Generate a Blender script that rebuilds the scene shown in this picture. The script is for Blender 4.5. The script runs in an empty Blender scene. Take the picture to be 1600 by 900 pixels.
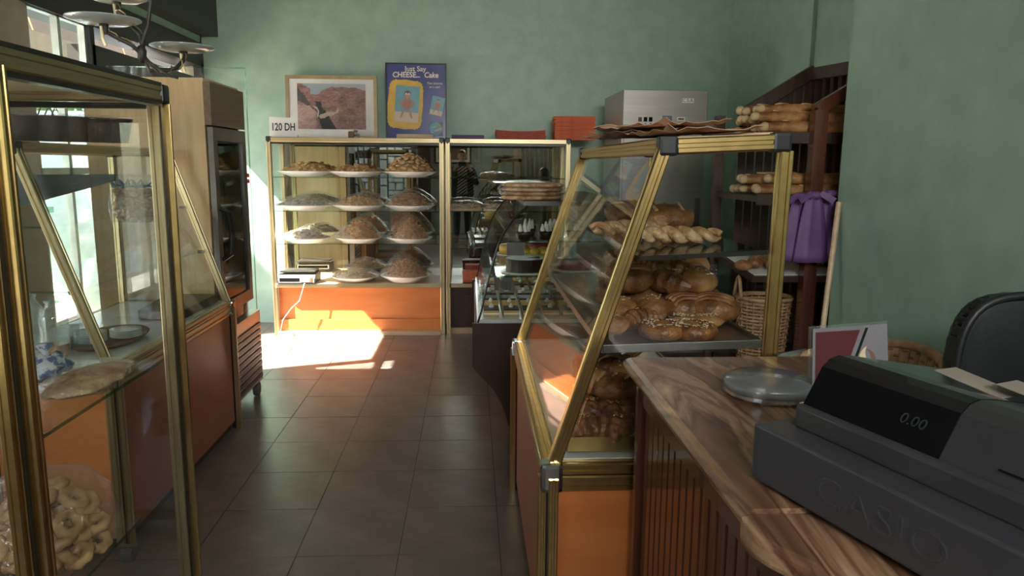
import bpy, bmesh, math, random
from mathutils import Vector, Matrix, noise
random.seed(11)
S = bpy.context.scene
COL = S.collection
PI = math.pi

# ------------------------------------------------------------------ camera
F, EYE, HY, VX, ROLL = 1156.0, 1.5, 257.0, 735.0, 0.0077
_p = math.atan((450 - HY) / F)
_y = math.atan((800 - VX) / math.hypot(F, 450 - HY))
FW = Vector((math.sin(_y) * math.cos(_p), math.cos(_y) * math.cos(_p), -math.sin(_p)))
_r = Vector((math.cos(_y), -math.sin(_y), 0)); _u = _r.cross(FW)
RT = _r * math.cos(ROLL) + _u * math.sin(ROLL); UP = _u * math.cos(ROLL) - _r * math.sin(ROLL)
cam = bpy.data.cameras.new('camera'); cam.sensor_width = 36; cam.lens = F / 1600 * 36; cam.clip_start = 0.02
camo = bpy.data.objects.new('camera', cam); COL.objects.link(camo)
camo.matrix_world = Matrix(((RT.x, UP.x, -FW.x, 0), (RT.y, UP.y, -FW.y, 0), (RT.z, UP.z, -FW.z, EYE), (0, 0, 0, 1)))
S.camera = camo


def P(x, y, X=None, Y=None, Z=None):
    """photo pixel -> point on a plane of the room"""
    d = FW + RT * ((x - 800) / F) - UP * ((y - 450) / F)
    t = X / d.x if X is not None else Y / d.y if Y is not None else (Z - EYE) / d.z
    return Vector((d.x * t, d.y * t, EYE + d.z * t))


# ------------------------------------------------------------------ light
S.view_settings.view_transform = 'Standard'; S.view_settings.look = 'None'
S.view_settings.gamma = 1.0; S.view_settings.use_curve_mapping = False
S.view_settings.exposure = 0.92
S.cycles.transparent_max_bounces = 40
S.cycles.max_bounces = 14; S.cycles.glossy_bounces = 6; S.cycles.diffuse_bounces = 6
S.cycles.sample_clamp_indirect = 6.0
w = bpy.data.worlds.new('sky'); S.world = w; w.use_nodes = True
wn = w.node_tree.nodes; wn.clear()
wo = wn.new('ShaderNodeOutputWorld'); wb = wn.new('ShaderNodeBackground'); ws = wn.new('ShaderNodeTexSky')
ws.sky_type = 'NISHITA'; ws.sun_disc = False; ws.sun_elevation = math.radians(48); ws.sun_rotation = math.radians(-100)
wb.inputs[1].default_value = 0.62
w.node_tree.links.new(ws.outputs[0], wb.inputs[0]); w.node_tree.links.new(wb.outputs[0], wo.inputs[0])
SUN_DIR = Vector((0.62, 0.22, -0.72))
sl = bpy.data.lights.new('sun', 'SUN'); sl.energy = 38; sl.angle = 0.01; sl.color = (1, 0.93, 0.82)
so = bpy.data.objects.new('sun', sl); COL.objects.link(so); so.location = (-8, 3, 9)
so.rotation_euler = SUN_DIR.to_track_quat('-Z', 'Y').to_euler()


def portal(name, c, sx, sy, d):
    l = bpy.data.lights.new(name, 'AREA'); l.shape = 'RECTANGLE'; l.size = sx; l.size_y = sy
    l.cycles.is_portal = True
    o = bpy.data.objects.new(name, l); COL.objects.link(o); o.location = c
    o.rotation_euler = Vector(d).to_track_quat('-Z', 'Y').to_euler()


portal('door_portal', (-2.42, 5.98, 1.15), 1.95, 2.4, (1, 0, 0))
portal('side_portal', (-2.42, -1.5, 1.45), 1.2, 1.9, (1, 0, 0))
portal('near_portal', (-2.42, 2.48, 1.45), 1.7, 1.9, (1, 0, 0))
portal('window_portal', (-2.42, 4.65, 1.45), .62, 1.9, (1, 0, 0))
rl_ = bpy.data.lights.new('rear_fill_light', 'AREA'); rl_.shape = 'RECTANGLE'; rl_.size = 2.4; rl_.size_y = 0.75; rl_.energy = 88; rl_.color = (1, 0.97, 0.92)  # added fill lamp behind the camera, brightens faces turned towards it
rlo = bpy.data.objects.new('rear_fill_light', rl_); COL.objects.link(rlo); rlo.location = (.85, -2.5, 2.75); rlo.rotation_euler = (PI / 2 - .25, 0, 0)

# ------------------------------------------------------------------ materials
MATS = {}


def nodes(name):
    m = bpy.data.materials.new(name); m.use_nodes = True
    n = m.node_tree.nodes; l = m.node_tree.links
    return m, n, l, n['Principled BSDF']


def mat(name, c, rough=0.5, metal=0.0, var=0.12, scale=8.0, bump=0.0, c2=None, stretch=(1, 1, 1), detail=4, spec=0.5, coat=0.0, lo=0.35, hi=0.65, bscale=None):
    """principled with noise colour variation in object space"""
    m, n, l, b = nodes(name)
    tc = n.new('ShaderNodeTexCoord'); mp = n.new('ShaderNodeMapping'); mp.inputs['Scale'].default_value = stretch
    l.new(tc.outputs['Object'], mp.inputs[0])
    t = n.new('ShaderNodeTexNoise'); t.inputs['Scale'].default_value = scale; t.inputs['Detail'].default_value = detail
    l.new(mp.outputs[0], t.inputs['Vector'])
    r = n.new('ShaderNodeValToRGB')
    if c2 is None:
        c2 = tuple(min(1, x * (1 + var)) for x in c); c1 = tuple(x * (1 - var) for x in c)
    else:
        c1 = c
    r.color_ramp.elements[0].position = lo; r.color_ramp.elements[1].position = hi
    r.color_ramp.elements[0].color = (*c1, 1); r.color_ramp.elements[1].color = (*c2, 1)
    l.new(t.outputs[0], r.inputs[0]); l.new(r.outputs[0], b.inputs['Base Color'])
    b.inputs['Roughness'].default_value = rough; b.inputs['Metallic'].default_value = metal
    b.inputs['Specular IOR Level'].default_value = spec; b.inputs['Coat Weight'].default_value = coat
    if bump:
        bn = n.new('ShaderNodeBump'); bn.inputs['Strength'].default_value = bump; bn.inputs['Distance'].default_value = 0.01
        t2 = t
        if bscale:
            t2 = n.new('ShaderNodeTexNoise'); t2.inputs['Scale'].default_value = bscale; l.new(mp.outputs[0], t2.inputs['Vector'])
        l.new(t2.outputs[0], bn.inputs['Height']); l.new(bn.outputs[0], b.inputs['Normal'])
    MATS[name] = m
    return m


def film(name, tint, refl=0.04, rough=0.0, diff=0.0, dcol=(0.9, 0.9, 0.88), bump=0.0, bscale=40, kk=0.5):
    """thin glass or plastic film: clear body with a Schlick mirror sheen, optional veil or milkiness"""
    m = bpy.data.materials.new(name); m.use_nodes = True; n = m.node_tree.nodes; l = m.node_tree.links; n.clear()
    out = n.new('ShaderNodeOutputMaterial'); tr = n.new('ShaderNodeBsdfTransparent'); gl = n.new('ShaderNodeBsdfGlossy')
    tr.inputs[0].default_value = (*tint, 1); gl.inputs['Roughness'].default_value = rough
    gl.inputs['Color'].default_value = (1, 1, 1, 1)
    lw = n.new('ShaderNodeLayerWeight'); lw.inputs[0].default_value = 0.5
    pw = n.new('ShaderNodeMath'); pw.operation = 'POWER'; pw.inputs[1].default_value = 5
    ma = n.new('ShaderNodeMath'); ma.operation = 'MULTIPLY_ADD'; ma.inputs[1].default_value = (0.9 - refl) * kk; ma.inputs[2].default_value = refl
    l.new(lw.outputs['Facing'], pw.inputs[0]); l.new(pw.outputs[0], ma.inputs[0])
    mx = n.new('ShaderNodeMixShader'); l.new(ma.outputs[0], mx.inputs[0])
    body = tr
    if diff > 0:
        d = n.new('ShaderNodeBsdfDiffuse'); d.inputs[0].default_value = (*dcol, 1)
        tl = n.new('ShaderNodeBsdfTranslucent'); tl.inputs[0].default_value = (*dcol, 1)
        m1 = n.new('ShaderNodeMixShader'); l.new(d.outputs[0], m1.inputs[1]); l.new(tl.outputs[0], m1.inputs[2])
        m2 = n.new('ShaderNodeMixShader'); m2.inputs[0].default_value = diff
        l.new(tr.outputs[0], m2.inputs[1]); l.new(m1.outputs[0], m2.inputs[2]); body = m2
    l.new(body.outputs[0], mx.inputs[1]); l.new(gl.outputs[0], mx.inputs[2])
    if bump:
        tc = n.new('ShaderNodeTexCoord'); t = n.new('ShaderNodeTexNoise'); t.inputs['Scale'].default_value = bscale; t.inputs['Detail'].default_value = 3
        t.inputs['Distortion'].default_value = 1.5
        bn = n.new('ShaderNodeBump'); bn.inputs['Strength'].default_value = bump; bn.inputs['Distance'].default_value = 0.02
        l.new(tc.outputs['Object'], t.inputs['Vector']); l.new(t.outputs[0], bn.inputs['Height']); l.new(bn.outputs[0], gl.inputs['Normal'])
    l.new(mx.outputs[0], out.inputs[0]); MATS[name] = m
    return m


def attr_mat(name, rough=0.5):
    m, n, l, b = nodes(name); a = n.new('ShaderNodeAttribute'); a.attribute_name = 'Col'
    l.new(a.outputs[0], b.inputs['Base Color']); b.inputs['Roughness'].default_value = rough; MATS[name] = m
    return m


mat('plaster', (0.285, 0.425, 0.33), 0.4, var=0.14, scale=7, bump=0.2, c2=(0.365, 0.51, 0.41), detail=10, bscale=16, lo=.3, hi=.7)
mat('plaster_grey', (0.36, 0.37, 0.36), 0.6, scale=4, bump=0.1)
mat('plaster_beige', (0.42, 0.36, 0.27), 0.8, scale=5, bump=0.2, detail=8)
mat('ceiling_paint', (0.45, 0.46, 0.42), 0.8)
mat('beam_wood', (0.022, 0.019, 0.016), 0.45, scale=12, stretch=(6, 0.6, 6))
mat('tile', (0.125, 0.094, 0.082), 0.30, c2=(0.185, 0.142, 0.122), scale=5, bump=0.10, detail=9, bscale=22, spec=0.6)
mat('grout', (0.065, 0.052, 0.046), 0.7)
mat('gold', (0.52, 0.37, 0.145), 0.28, 1.0, var=0.08, scale=3, stretch=(9, 9, 9))
mat('gold_pale', (0.56, 0.46, 0.27), 0.34, 1.0, var=0.08, scale=3)
mat('gold_dark', (0.02, 0.016, 0.012), 0.3, scale=4)
mat('black_plastic', (0.012, 0.012, 0.013), 0.35, scale=20)
mat('chrome', (0.55, 0.55, 0.55), 0.12, 1.0, var=0.05)
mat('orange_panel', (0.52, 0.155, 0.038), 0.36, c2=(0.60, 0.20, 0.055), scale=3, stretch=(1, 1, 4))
mat('orange_panel_shaded', (0.34, 0.10, 0.05), 0.33, c2=(0.40, 0.125, 0.06), scale=3)  # same laminate as the orange panel, aisle-side shade put into the colour
mat('brown_board', (0.055, 0.026, 0.016), 0.4, scale=6)
mat('cream_board', (0.62, 0.55, 0.32), 0.45, scale=4, var=0.06)
mat('brown_veneer', (0.17, 0.105, 0.06), 0.4, c2=(0.22, 0.14, 0.085), scale=6, stretch=(6, 1, 6))
mat('light_wood', (0.60, 0.40, 0.19), 0.4, c2=(0.70, 0.50, 0.27), scale=5, stretch=(7, 7, 0.5), detail=7)
mat('pale_wood', (0.50, 0.34, 0.19), 0.45, c2=(0.6, 0.43, 0.26), scale=5, stretch=(0.8, 6, 6), detail=6)
mat('dark_wood', (0.030, 0.014, 0.008), 0.4, c2=(0.055, 0.024, 0.014), scale=6, stretch=(6, 6, 0.6), detail=6)
mat('mahogany', (0.062, 0.019, 0.011), 0.22, c2=(0.11, 0.033, 0.017), scale=7, stretch=(5, 5, 0.5), detail=6, coat=0.4)
mat('mirror', (0.62, 0.61, 0.57), 0.012, 1.0, var=0.01)
mat('white_deck', (0.72, 0.72, 0.68), 0.12, var=0.03)
mat('porcelain', (0.80, 0.79, 0.76), 0.25, var=0.03)
mat('paper_white', (0.74, 0.72, 0.68), 0.7, var=0.05)
mat('paper_grey', (0.26, 0.22, 0.18), 0.8)
mat('paper_kraft', (0.50, 0.29, 0.17), 0.75, c2=(0.60, 0.38, 0.24), scale=9)
mat('kraft_dark', (0.16, 0.08, 0.05), 0.7)
mat('card_orange', (0.62, 0.10, 0.025), 0.55, c2=(0.75, 0.15, 0.04), scale=14)
mat('card_red', (0.42, 0.05, 0.02), 0.55, c2=(0.55, 0.085, 0.03), scale=14)
mat('purple', (0.105, 0.045, 0.14), 0.55, c2=(0.155, 0.07, 0.20), scale=6)
mat('bread', (0.18, 0.062, 0.018), 0.5, c2=(0.44, 0.21, 0.068), scale=16, bump=0.6, detail=6, bscale=40)
mat('bread_dark', (0.10, 0.031, 0.009), 0.42, c2=(0.33, 0.135, 0.04), scale=20, bump=0.6, detail=6, bscale=60)
mat('bread_pale', (0.30, 0.13, 0.04), 0.55, c2=(0.64, 0.44, 0.24), scale=22, bump=0.6, detail=6, bscale=50)
mat('baguette_tip', (0.52, 0.37, 0.19), 0.6, scale=14)
mat('seed', (0.62, 0.48, 0.30), 0.6)
mat('cookie', (0.52, 0.28, 0.11), 0.6, c2=(0.72, 0.45, 0.21), scale=25, bump=0.3)
mat('cookie_brown', (0.34, 0.16, 0.065), 0.55, c2=(0.55, 0.30, 0.14), scale=40, bump=0.3)
mat('cookie_pale', (0.50, 0.34, 0.20), 0.65, c2=(0.66, 0.49, 0.32), scale=30, bump=0.3)
mat('cookie_grey', (0.36, 0.29, 0.22), 0.7, c2=(0.52, 0.45, 0.37), scale=30, bump=0.3)
mat('chocolate', (0.028, 0.012, 0.008), 0.35, scale=10)
mat('cream', (0.80, 0.75, 0.66), 0.5)
mat('custard', (0.70, 0.42, 0.06), 0.4)
mat('lime', (0.36, 0.50, 0.16), 0.5)
mat('jam', (0.25, 0.02, 0.02), 0.25)
mat('sponge', (0.52, 0.34, 0.14), 0.7)
mat('steel', (0.36, 0.33, 0.295), 0.36, 0.7, var=0.05, scale=3, stretch=(1, 1, 12))
mat('steel_dark', (0.16, 0.15, 0.14), 0.35, 0.8)
mat('tray_metal', (0.22, 0.20, 0.18), 0.3, 0.9, var=0.15, scale=12)
mat('register_grey', (0.040, 0.040, 0.045), 0.42, scale=30, var=0.1)
mat('register_black', (0.006, 0.006, 0.007), 0.10, var=0.05)
mat('register_mid', (0.032, 0.032, 0.034), 0.4)
mat('emboss', (0.06, 0.058, 0.062), 0.35)
mat('digit', (0.022, 0.032, 0.024), 0.4)
mat('leather', (0.012, 0.014, 0.014), 0.45, bump=0.1, scale=60)
mat('wicker', (0.33, 0.19, 0.085), 0.6, c2=(0.48, 0.30, 0.15), scale=30)
mat('wicker_dark', (0.16, 0.08, 0.035), 0.6, c2=(0.30, 0.17, 0.08), scale=30)
mat('tube_metal', (0.55, 0.58, 0.54), 0.3, 0.9)
mat('maroon', (0.075, 0.006, 0.010), 0.45)
mat('card_grey', (0.17, 0.16, 0.17), 0.5)
mat('sticker_red', (0.62, 0.02, 0.03), 0.5)
mat('iron', (0.06, 0.055, 0.045), 0.5, 0.5, scale=20)
mat('foliage', (0.10, 0.20, 0.04), 0.7, c2=(0.25, 0.38, 0.10), scale=12)
mat('bark', (0.20, 0.14, 0.09), 0.9)
mat('pavement', (0.52, 0.49, 0.45), 0.8)
mat('asphalt', (0.10, 0.095, 0.09), 0.9)
mat('sandstone', (0.27, 0.17, 0.08), 0.85, scale=5, bump=0.3, detail=8)
mat('awning', (0.26, 0.125, 0.045), 0.7, scale=4)
mat('mint', (0.30, 0.62, 0.46), 0.6)
mat('brick_red', (0.42, 0.20, 0.15), 0.8)
mat('white_wall', (0.82, 0.81, 0.78), 0.8)
mat('skin', (0.46, 0.25, 0.17), 0.5)
mat('hair', (0.018, 0.013, 0.011), 0.45)
mat('cloth_black', (0.014, 0.013, 0.014), 0.8)
mat('cloth_white', (0.62, 0.62, 0.60), 0.8)
mat('curtain', (0.30, 0.27, 0.24), 0.8)
mat('pink_strip', (0.55, 0.40, 0.38), 0.7)
mat('liquid', (0.55, 0.20, 0.03), 0.1)
mat('rubber', (0.10, 0.10, 0.11), 0.6)
mat('frame_gold', (0.40, 0.30, 0.16), 0.4, 0.4)
mat('poster_blue', (0.055, 0.065, 0.22), 0.22, c2=(0.10, 0.11, 0.30), scale=3)
mat('frost_glass', (0.55, 0.66, 0.62), 0.25)
mat('ribbon_blue', (0.10, 0.25, 0.42), 0.5)
mat('cable_white', (0.5, 0.48, 0.44), 0.5)
film('glass', (0.965, 0.98, 0.97), 0.03)
film('glass_edge', (0.55, 0.72, 0.64), 0.08)
film('glass_smoke', (0.50, 0.55, 0.52), 0.10)
film('glass_veil', (0.97, 0.985, 0.975), 0.018, diff=0.004, kk=0.22)  # faint white diffuse share stands in for milky glare over the pane
film('wrap', (0.95, 0.95, 0.94), 0.07, 0.12, 0.03, bump=0.8, bscale=30)
film('bag', (0.93, 0.93, 0.92), 0.09, 0.12, 0.05, bump=0.9, bscale=22)
film('lid_film', (0.72, 0.72, 0.72), 0.06, 0.12, 0.45, dcol=(0.42, 0.43, 0.43))
film('jar_glass', (0.78, 0.84, 0.82), 0.10, 0.04, 0.20)
film('tub_film', (0.93, 0.93, 0.93), 0.03, 0.15, 0.012, kk=.2, bump=.8, bscale=30)
mat('slate_blue', (0.045, 0.068, 0.078), 0.35)
film('clear_plastic', (0.9, 0.93, 0.93), 0.09, 0.05, 0.05)
film('disc_glass', (0.85, 0.9, 0.88), 0.25, 0.05, 0.60, dcol=(0.88, 0.92, 0.9))
film('pane_frosted', (0.5, 0.52, 0.52), 0.05, diff=0.75, dcol=(0.5, 0.5, 0.48))
attr_mat('print', 0.35); attr_mat('print_matt', 0.6)


def special():
    # striped knit
    m, n, l, b = nodes('stripes'); tc = n.new('ShaderNodeTexCoord'); wv = n.new('ShaderNodeTexWave')
    mp = n.new('ShaderNodeMapping'); mp.inputs['Rotation'].default_value = (0, math.radians(35), 0); wv.bands_direction = 'Z'
    wv.inputs['Scale'].default_value = 6.5; r = n.new('ShaderNodeValToRGB'); r.color_ramp.interpolation = 'CONSTANT'
    r.color_ramp.elements[0].color = (0.012, 0.012, 0.012, 1); r.color_ramp.elements[1].color = (0.65, 0.64, 0.6, 1); r.color_ramp.elements[1].position = 0.5
    l.new(tc.outputs['Object'], mp.inputs[0]); l.new(mp.outputs[0], wv.inputs['Vector']); l.new(wv.outputs[0], r.inputs[0]); l.new(r.outputs[0], b.inputs['Base Color'])
    b.inputs['Roughness'].default_value = 0.8; MATS['stripes'] = m
    # veined brown stone of the counter
    m, n, l, b = nodes('stone'); tc = n.new('ShaderNodeTexCoord'); mp = n.new('ShaderNodeMapping')
    mp.inputs['Rotation'].default_value = (0, 0, math.radians(-14)); mp.inputs['Scale'].default_value = (1.0, 0.14, 1.0)
    t = n.new('ShaderNodeTexNoise'); t.inputs['Scale'].default_value = 7.5; t.inputs['Detail'].default_value = 8; t.inputs['Roughness'].default_value = 0.56; t.inputs['Distortion'].default_value = 1.1
    r = n.new('ShaderNodeValToRGB'); e = r.color_ramp.elements
    e[0].position = 0.32; e[0].color = (0.05, 0.020, 0.012, 1); e[1].position = 0.68; e[1].color = (0.56, 0.38, 0.23, 1)
    for p_, c_ in ((0.43, (0.20, 0.10, 0.055, 1)), (0.48, (0.09, 0.036, 0.02, 1)), (0.54, (0.36, 0.22, 0.125, 1)), (0.59, (0.17, 0.075, 0.04, 1))):
        x = e.new(p_); x.color = c_
    l.new(tc.outputs['Object'], mp.inputs[0]); l.new(mp.outputs[0], t.inputs['Vector']); l.new(t.outputs[0], r.inputs[0]); l.new(r.outputs[0], b.inputs['Base Color'])
    b.inputs['Roughness'].default_value = 0.3; b.inputs['Specular IOR Level'].default_value = 0.4; MATS['stone'] = m


special()


# ------------------------------------------------------------------ mesh helpers
class MB:
    def __init__(s): s.v = []; s.f = []; s.c = []

    def add(s, vs, fs, M=None):
        k = len(s.v)
        s.v += [(M @ Vector(p)) if M is not None else Vector(p) for p in vs]
        s.f += [tuple(i + k for i in f) for f in fs]
        return s

    def box(s, x0, x1, y0, y1, z0, z1, M=None):
        v = [(x, y, z) for z in (z0, z1) for y in (y0, y1) for x in (x0, x1)]
        return s.add(v, [(0, 2, 3, 1), (4, 5, 7, 6), (0, 1, 5, 4), (2, 6, 7, 3), (0, 4, 6, 2), (1, 3, 7, 5)], M)

    def prism(s, poly, a, b, axis='Y'):
        """polygon (2-D) extruded along an axis; polygon in the remaining two axes"""
        def mk(p, t): return (p[0], t, p[1]) if axis == 'Y' else (t, p[0], p[1]) if axis == 'X' else (p[0], p[1], t)
        n = len(poly)
        v = [mk(p, a) for p in poly] + [mk(p, b) for p in poly]
        return s.add(v, [tuple(range(n - 1, -1, -1)), tuple(range(n, 2 * n))] + [(i, (i + 1) % n, n + (i + 1) % n, n + i) for i in range(n)])

    def tube(s, path, r, n=8, closed=False):
        path = [Vector(p) for p in path]; m = len(path); rs = r if isinstance(r, (list, tuple)) else [r] * m
        v = []; up = Vector((0, 0, 1)); prev = None
        for i, p in enumerate(path):
            a = path[(i - 1) % m] if (closed or i > 0) else p
            b = path[(i + 1) % m] if (closed or i < m - 1) else p
            d = (b - a)
            d = d.normalized() if d.length > 1e-9 else Vector((0, 0, 1))
            if prev is None:
                x = d.cross(up) if abs(d.z) < 0.95 else d.cross(Vector((1, 0, 0)))
            else:
                x = prev - d * prev.dot(d)
            x = x.normalized(); prev = x; y = d.cross(x)
            for k in range(n):
                t = 2 * PI * k / n; v.append(p + (x * math.cos(t) + y * math.sin(t)) * rs[i])
        f = []
        for i in range(m if closed else m - 1):
            j = (i + 1) % m
            f += [(i * n + k, i * n + (k + 1) % n, j * n + (k + 1) % n, j * n + k) for k in range(n)]
        if not closed: f += [tuple(range(n - 1, -1, -1)), tuple((m - 1) * n + k for k in range(n))]
        return s.add(v, f)

    def lathe(s, prof, n=24, c=(0, 0, 0), sx=1.0, sy=1.0, wob=None):
        v = []; c = Vector(c)
        for r, z in prof:
            for k in range(n):
                t = 2 * PI * k / n; q = r * (wob(t, z) if wob else 1)
                v.append(c + Vector((q * math.cos(t) * sx, q * math.sin(t) * sy, z)))
        m = len(prof); f = [(i * n + k, i * n + (k + 1) % n, (i + 1) * n + (k + 1) % n, (i + 1) * n + k) for i in range(m - 1) for k in range(n)]
        if prof[0][0] > 0: f.append(tuple(range(n - 1, -1, -1)))
        if prof[-1][0] > 0: f.append(tuple((m - 1) * n + k for k in range(n)))
        return s.add(v, f)

    def ell(s, c, sx, sy, sz, nu=14, nv=8, amp=0.0, freq=8, seed=0, M=None, flat=0.0):
        v = []; c = Vector(c)
        for i in range(nv + 1):
            th = PI * i / nv
            for k in range(nu):
                t = 2 * PI * k / nu
                d = Vector((math.sin(th) * math.cos(t), math.sin(th) * math.sin(t), math.cos(th)))
                q = 1 + (amp * noise.noise(d * freq / 4 + Vector((seed, seed * 2.3, 0))) if amp else 0)
                z = d.z * sz * q
                if flat and z < -sz * flat: z = -sz * flat
                p = Vector((d.x * sx * q, d.y * sy * q, z))
                v.append((M @ p if M is not None else p) + c)
        f = [(i * nu + k, i * nu + (k + 1) % nu, (i + 1) * nu + (k + 1) % nu, (i + 1) * nu + k)[::-1] for i in range(nv) for k in range(nu)]
        return s.add(v, f)

    def bar(s, p, q, w, h, side=(0, 1, 0), ribs=True):
        """aluminium extrusion: square section with a groove along every face"""
        p = Vector(p); q = Vector(q); d = (q - p).normalized(); x = Vector(side); x = (x - d * x.dot(d)).normalized(); y = d.cross(x)
        pts = []
        for k in range(4):
            for t, dep in (((-.40, 0), (-.16, 0), (-.11, .10), (.11, .10), (.16, 0), (.40, 0)) if ribs else ((-.45, 0), (.45, 0))):
                a = .5 - dep
                pts.append([(t, -a), (a, t), (-t, a), (-a, -t)][k])
        n = len(pts); v = [p + x * (a * w) + y * (b * h) for a, b in pts] + [q + x * (a * w) + y * (b * h) for a, b in pts]
        return s.add(v, [tuple(range(n - 1, -1, -1)), tuple(range(n, 2 * n))] + [(i, (i + 1) % n, n + (i + 1) % n, n + i) for i in range(n)])

    def slab(s, quad, th):
        """pane given by its corner loop, with a thickness"""
        q = [Vector(a) for a in quad]; nn = (q[1] - q[0]).cross(q[2] - q[0]).normalized() * (th / 2); n = len(q)
        return s.add([a - nn for a in q] + [a + nn for a in q], [tuple(range(n - 1, -1, -1)), tuple(range(n, 2 * n))] + [(i, (i + 1) % n, n + (i + 1) % n, n + i) for i in range(n)])

    def build(s, name, m, parent=None, world=True, smooth=False, bevel=0.0):
        me = bpy.data.meshes.new(name)
        off = Vector((0, 0, 0))
        if parent is not None and world:
            p = parent
            while p is not None: off += Vector(p.location); p = p.parent
        me.from_pydata([tuple(a - off) for a in s.v], [], s.f)
        bm = bmesh.new(); bm.from_mesh(me); bmesh.ops.recalc_face_normals(bm, faces=bm.faces[:])
        if bevel: bmesh.ops.bevel(bm, geom=bm.edges[:], offset=bevel, segments=2, affect='EDGES', profile=0.6)
        bm.to_mesh(me); bm.free()
        if smooth: me.polygons.foreach_set('use_smooth', [True] * len(me.polygons))
        me.materials.append(MATS[m] if isinstance(m, str) else m)
        o = bpy.data.objects.new(name, me); COL.objects.link(o)
        if parent is not None: o.parent = parent
        return o


def tag(o, label=None, cat=None, group=None, kind=None):
    for k, v in (('label', label), ('category', cat), ('group', group), ('kind', kind)):
        if v: o[k] = v
    return o


def thing(name, label, cat, loc=(0, 0, 0), rz=0, group=None):
    o = bpy.data.objects.new(name, None); COL.objects.link(o); o.location = loc; o.rotation_euler = (0, 0, rz)
    o.empty_display_size = 0.05
    return tag(o, label, cat, group)


def struct(mb, name, m, **k): return tag(mb.build(name, m, **k), kind='structure')


ORD = ['lowest', 'second from bottom', 'third from bottom', 'fourth from bottom', 'fifth from bottom', 'sixth from bottom', 'seventh from bottom', 'eighth from bottom', 'eighth from top', 'seventh from top', 'sixth from top', 'fifth from top', 'fourth from top', 'third from top', 'second from top', 'topmost']


def place_word(k, n): return ORD[k] if k < n / 2 else ORD[16 - n + k]


def kids(o): return [c for c in bpy.data.objects if c.parent == o]


def clone(o, loc=None, rz=None, label=None, group=None, parent=None):
    c = o.copy(); COL.objects.link(c)
    if parent is not None: c.parent = parent
    if loc is not None: c.location = loc
    if rz is not None: c.rotation_euler = (rz if isinstance(rz, tuple) else (0, 0, rz))
    if label: c['label'] = label
    if group: c['group'] = group
    for ch in o.children: clone(ch, parent=c)
    return c


def text(body, name, m, parent, loc, size, rot=(PI / 2, 0, 0), ext=0.0004, shear=0.0, align='CENTER', sx=1.0, bold=0.0):
    cu = bpy.data.curves.new(name, 'FONT'); cu.body = body; cu.size = size; cu.extrude = ext; cu.shear = shear; cu.align_x = align; cu.align_y = 'CENTER'
    cu.offset = bold; cu.resolution_u = 3; cu.materials.append(MATS[m])
    o = bpy.data.objects.new(name, cu); COL.objects.link(o); o.parent = parent; o.location = loc; o.rotation_euler = rot; o.scale = (sx, 1, 1)
    return o


def grid_print(name, w_, h_, nx, ny, fn, parent, loc, rot, m='print', th=0.0015):
    """flat print: a thin sheet whose ink colours come from a function of (u, v)"""
    me = bpy.data.meshes.new(name); v = []; f = []; cs = []
    for j in range(ny + 1):
        for i in range(nx + 1):
            u_, v_ = i / nx, j / ny; v.append(((u_ - .5) * w_, 0, v_ * h_)); cs.append(fn(u_, v_))
    for j in range(ny):
        for i in range(nx):
            a = j * (nx + 1) + i; f.append((a, a + 1, a + nx + 2, a + nx + 1))
    k = len(v)
    v += [(-w_ / 2, th, 0), (w_ / 2, th, 0), (w_ / 2, th, h_), (-w_ / 2, th, h_)]; cs += [(.6, .6, .6)] * 4
    f += [(k + 3, k + 2, k + 1, k)]
    me.from_pydata(v, [], f); a = me.color_attributes.new('Col', 'FLOAT_COLOR', 'POINT')
    a.data.foreach_set('color', [x for c in cs for x in (*c, 1)]); me.materials.append(MATS[m])
    o = bpy.data.objects.new(name, me); COL.objects.link(o); o.parent = parent; o.location = loc; o.rotation_euler = rot
    return o

# ------------------------------------------------------------------ setting
XL, XF, XR, YB, YR, ZC = -2.4, 1.75, 2.4, 7.0, -2.3, 3.4
fl = struct(MB().box(XL - .2, XR + .2, YR - .2, YB + .2, -.08, -.004), 'floor', 'grout')
proto_tile = None
tx0, ty0, tw, td = 0.11 - 0.395 * 6, 2.69 - 0.402 * 12, 0.395, 0.402
for i in range(12):
    for j in range(23):
        x0 = tx0 + i * tw; y0 = ty0 + j * td
        if proto_tile is None:
            b_ = MB(); e_ = .0018
            b_.box(e_, tw - e_, e_, td - e_, -.004, -.0015); proto_tile = b_.build('tile', 'tile', fl, world=False); t_ = proto_tile
        else:
            t_ = proto_tile.copy(); COL.objects.link(t_)
        t_.location = (x0, y0, random.uniform(-.0008, .0006)); t_.rotation_euler = (random.uniform(-.0012, .0012), random.uniform(-.0012, .0012), 0)
        t_.name = 'tile'
struct(MB().box(XL - .2, XR + .2, YB, YB + .2, 0, ZC), 'wall_back', 'plaster')
b_ = MB().box(XR, XR + .15, 3.47, YB, 0, ZC); b_.box(XR - .03, XR, 5.26, 6.04, 0, ZC).box(XR, XR + .15, YR, 3.34, 0, ZC)
struct(b_, 'wall_right', 'plaster')
b_ = MB().box(XF, XF + .12, 2.02, 3.47, 0, ZC); b_.box(XF + .12, XR + .15, 3.35, 3.47, 0, ZC)
struct(b_, 'wall_right_front', 'plaster')
b_ = MB().box(-2.4, -1.0, YR - .15, YR, 0, .62).box(-2.4, -1.0, YR - .15, YR, 2.0, 2.35).box(-1.0, XR + .15, YR - .15, YR, 0, 2.35)
b_.box(-2.4, -.4, YR - .15, YR, 2.35, ZC).box(2.1, XR + .15, YR - .15, YR, 2.35, ZC).box(-.4, 2.1, YR - .15, YR, 3.15, ZC)
struct(b_, 'wall_rear', 'plaster_grey')
wf = MB()
for x in (-.38, .45, 1.28, 2.08): wf.box(x - .025, x + .025, YR - .1, YR - .04, 2.35, 3.15)
for z in (2.37, 3.13): wf.box(-.4, 2.1, YR - .1, YR - .04, z - .02, z + .02)
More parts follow.
